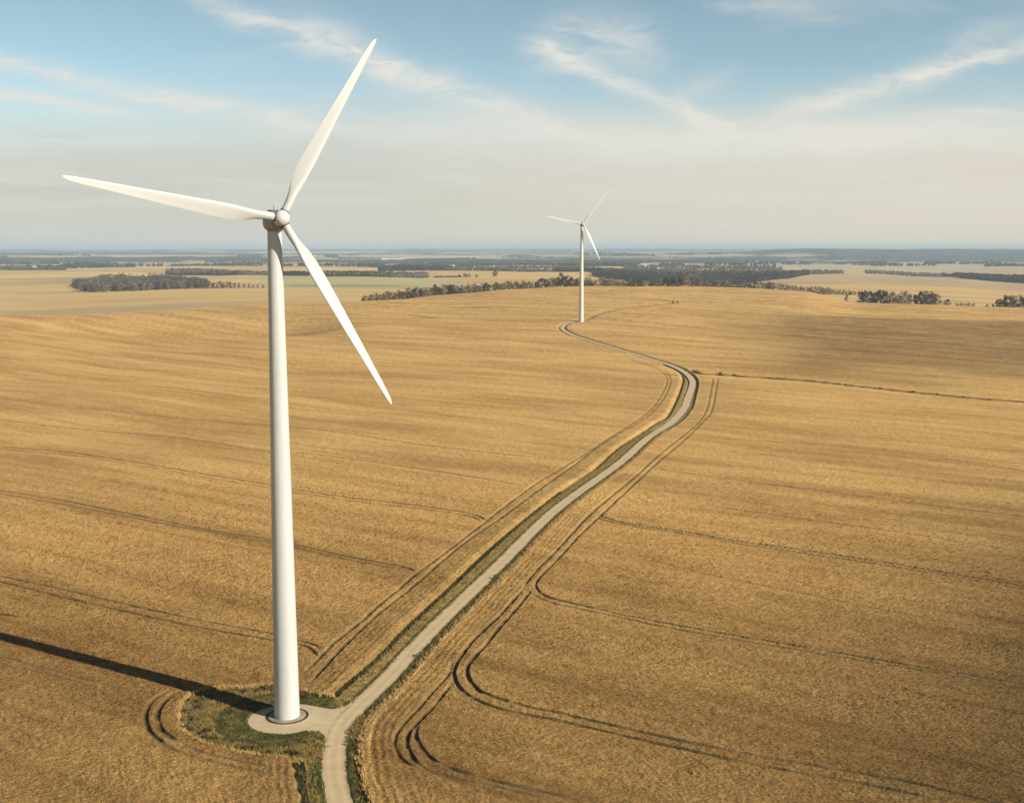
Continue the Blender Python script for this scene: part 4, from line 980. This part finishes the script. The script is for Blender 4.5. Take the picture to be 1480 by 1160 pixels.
# ------------------------------------------------------------------ far buildings
M_wall = paint('white_render', (0.78, 0.76, 0.72, 1), 0.7); M_roof = paint('pale_roof', (0.62, 0.60, 0.57, 1), 0.6); M_roofr = paint('red_roof', (0.30, 0.14, 0.09, 1), 0.7)
def building(u, D, w, d, h, rh, label, roofm=M_roof, yaw=0.0, name='farm_building', group=None, cat='building'):
    x, y = at(u, D, 390); root = bpy.data.objects.new(name, None); COL.objects.link(root); root.location = (x, y, tz(x, y)); root.rotation_euler = (0, 0, yaw)
    W, Dp = w / 2, d / 2
    co = [(-W, -Dp, -1.5), (W, -Dp, -1.5), (W, Dp, -1.5), (-W, Dp, -1.5), (-W, -Dp, h), (W, -Dp, h), (W, Dp, h), (-W, Dp, h), (-W, 0, h + rh), (W, 0, h + rh)]
    m = bpy.data.meshes.new('wall'); m.from_pydata(co, [], [(0, 1, 5, 4), (2, 3, 7, 6), (1, 2, 6, 9, 5), (3, 0, 4, 8, 7)]); m.update(); link('wall', m, M_wall, root)
    e = 0.5; k = rh / Dp
    ro = [(-W - e, -Dp - e, h - e * k + .05), (W + e, -Dp - e, h - e * k + .05), (W + e, 0, h + rh + .05), (-W - e, 0, h + rh + .05), (W + e, Dp + e, h - e * k + .05), (-W - e, Dp + e, h - e * k + .05)]
    ro += [(a, b, c + 0.3) for a, b, c in ro]
    m = bpy.data.meshes.new('roof'); m.from_pydata(ro, [], [(0, 1, 2, 3)[::-1], (3, 2, 4, 5)[::-1], (6, 7, 8, 9), (9, 8, 10, 11), (0, 1, 7, 6), (5, 4, 10, 11)[::-1], (0, 6, 9, 3), (3, 9, 11, 5), (1, 2, 8, 7), (2, 4, 10, 8)]); m.update(); link('roof', m, roofm, root)
    # doorway as its own part
    dm = box_mesh('door', w * 0.12, 0.2, h * 0.6); o = link('door', dm, M_dark, root); o.location = (w * 0.15, -Dp - 0.12, h * 0.3)
    tag(root, label, cat, group)
building(50, 3980, 14, 12, 11, 4, 'tall white farm building among trees at the left edge')
building(36, 4000, 38, 14, 5, 3, 'long low pale barn left of the tall white farm building', yaw=0.1)
building(62, 4060, 20, 12, 5, 3, 'grey barn right of the tall white farm building', M_roofr)
building(559, 7000, 60, 30, 12, 9, 'bright white hall left of a larger pale hall on the far slope')
building(577, 7100, 110, 40, 10, 8, 'larger pale hall on the far slope')
building(598, 6400, 70, 25, 5, 4, 'long low pale shed right of the two far halls')
building(325, 5200, 30, 16, 5, 4, 'pale roofed shed on the far slope left of the near tower')
building(653, 4450, 22, 12, 6, 4, 'small white house left of the far village')
building(712, 4300, 22, 14, 6, 4, 'white house on the near edge of the far village')
building(880, 3700, 20, 14, 8, 4, 'white house at the top edge of the large dark wood')
building(932, 4600, 34, 16, 8, 5, 'pale barn right of the white house, above the large dark wood')
building(951, 4150, 30, 14, 5, 3, 'low cream shed above the middle of the large dark wood')
building(1102, 6300, 60, 24, 5, 5, 'pale long hall below the blue hills')
building(1094, 6350, 12, 12, 14, 5, 'short white tower rising from the pale long hall below the blue hills')
building(1111, 6280, 18, 16, 9, 4, 'white block at the right end of the pale long hall')
building(1151, 6100, 20, 16, 7, 6, 'isolated white building right of the pale long hall')
building(1276, 4300, 24, 14, 9, 6, 'steep roofed farmhouse in the right valley', M_roofr)
building(1290, 4280, 30, 14, 5, 3, 'low barn right of the steep roofed farmhouse')
bl_rng = random.Random(3)
vs = sorted(bl_rng.uniform(655, 770) for _ in range(16))
for i, u in enumerate(vs):
    building(u, bl_rng.uniform(3800, 4400), bl_rng.uniform(9, 15), bl_rng.uniform(8, 11), bl_rng.uniform(3.5, 5), 3, 'small house among the trees of the far village, %s from the left' % ordn(i + 1), bl_rng.choice([M_roof, M_roofr]), bl_rng.uniform(-0.6, 0.6), 'village_house', 'small houses of the far village', 'house')

# ------------------------------------------------------------------ haze
def haze():
    zt, zb, s = 134.0, float(GZ.min()) - 1.0, 36000.0
    co = [(x, y, z) for z in (zb, zt) for x, y in ((-s, -s), (s, -s), (s, s), (-s, s))]
    m = bpy.data.meshes.new('haze'); m.from_pydata(co, [], [(3, 2, 1, 0), (4, 5, 6, 7), (0, 1, 5, 4), (1, 2, 6, 5), (2, 3, 7, 6), (3, 0, 4, 7)]); m.update()
    mt = bpy.data.materials.new('haze'); mt.use_nodes = True; t = mt.node_tree; t.nodes.clear()
    v = t.nodes.new('ShaderNodeVolumePrincipled'); o = t.nodes.new('ShaderNodeOutputMaterial')
    v.inputs['Color'].default_value = (0.60, 0.78, 0.97, 1); v.inputs['Density'].default_value = 7.2e-5; v.inputs['Anisotropy'].default_value = 0.0
    t.links.new(v.outputs[0], o.inputs['Volume'])
    h = link('haze', m, mt); tag(h, 'thin blue haze over the fields', 'haze', kind='stuff')
haze()
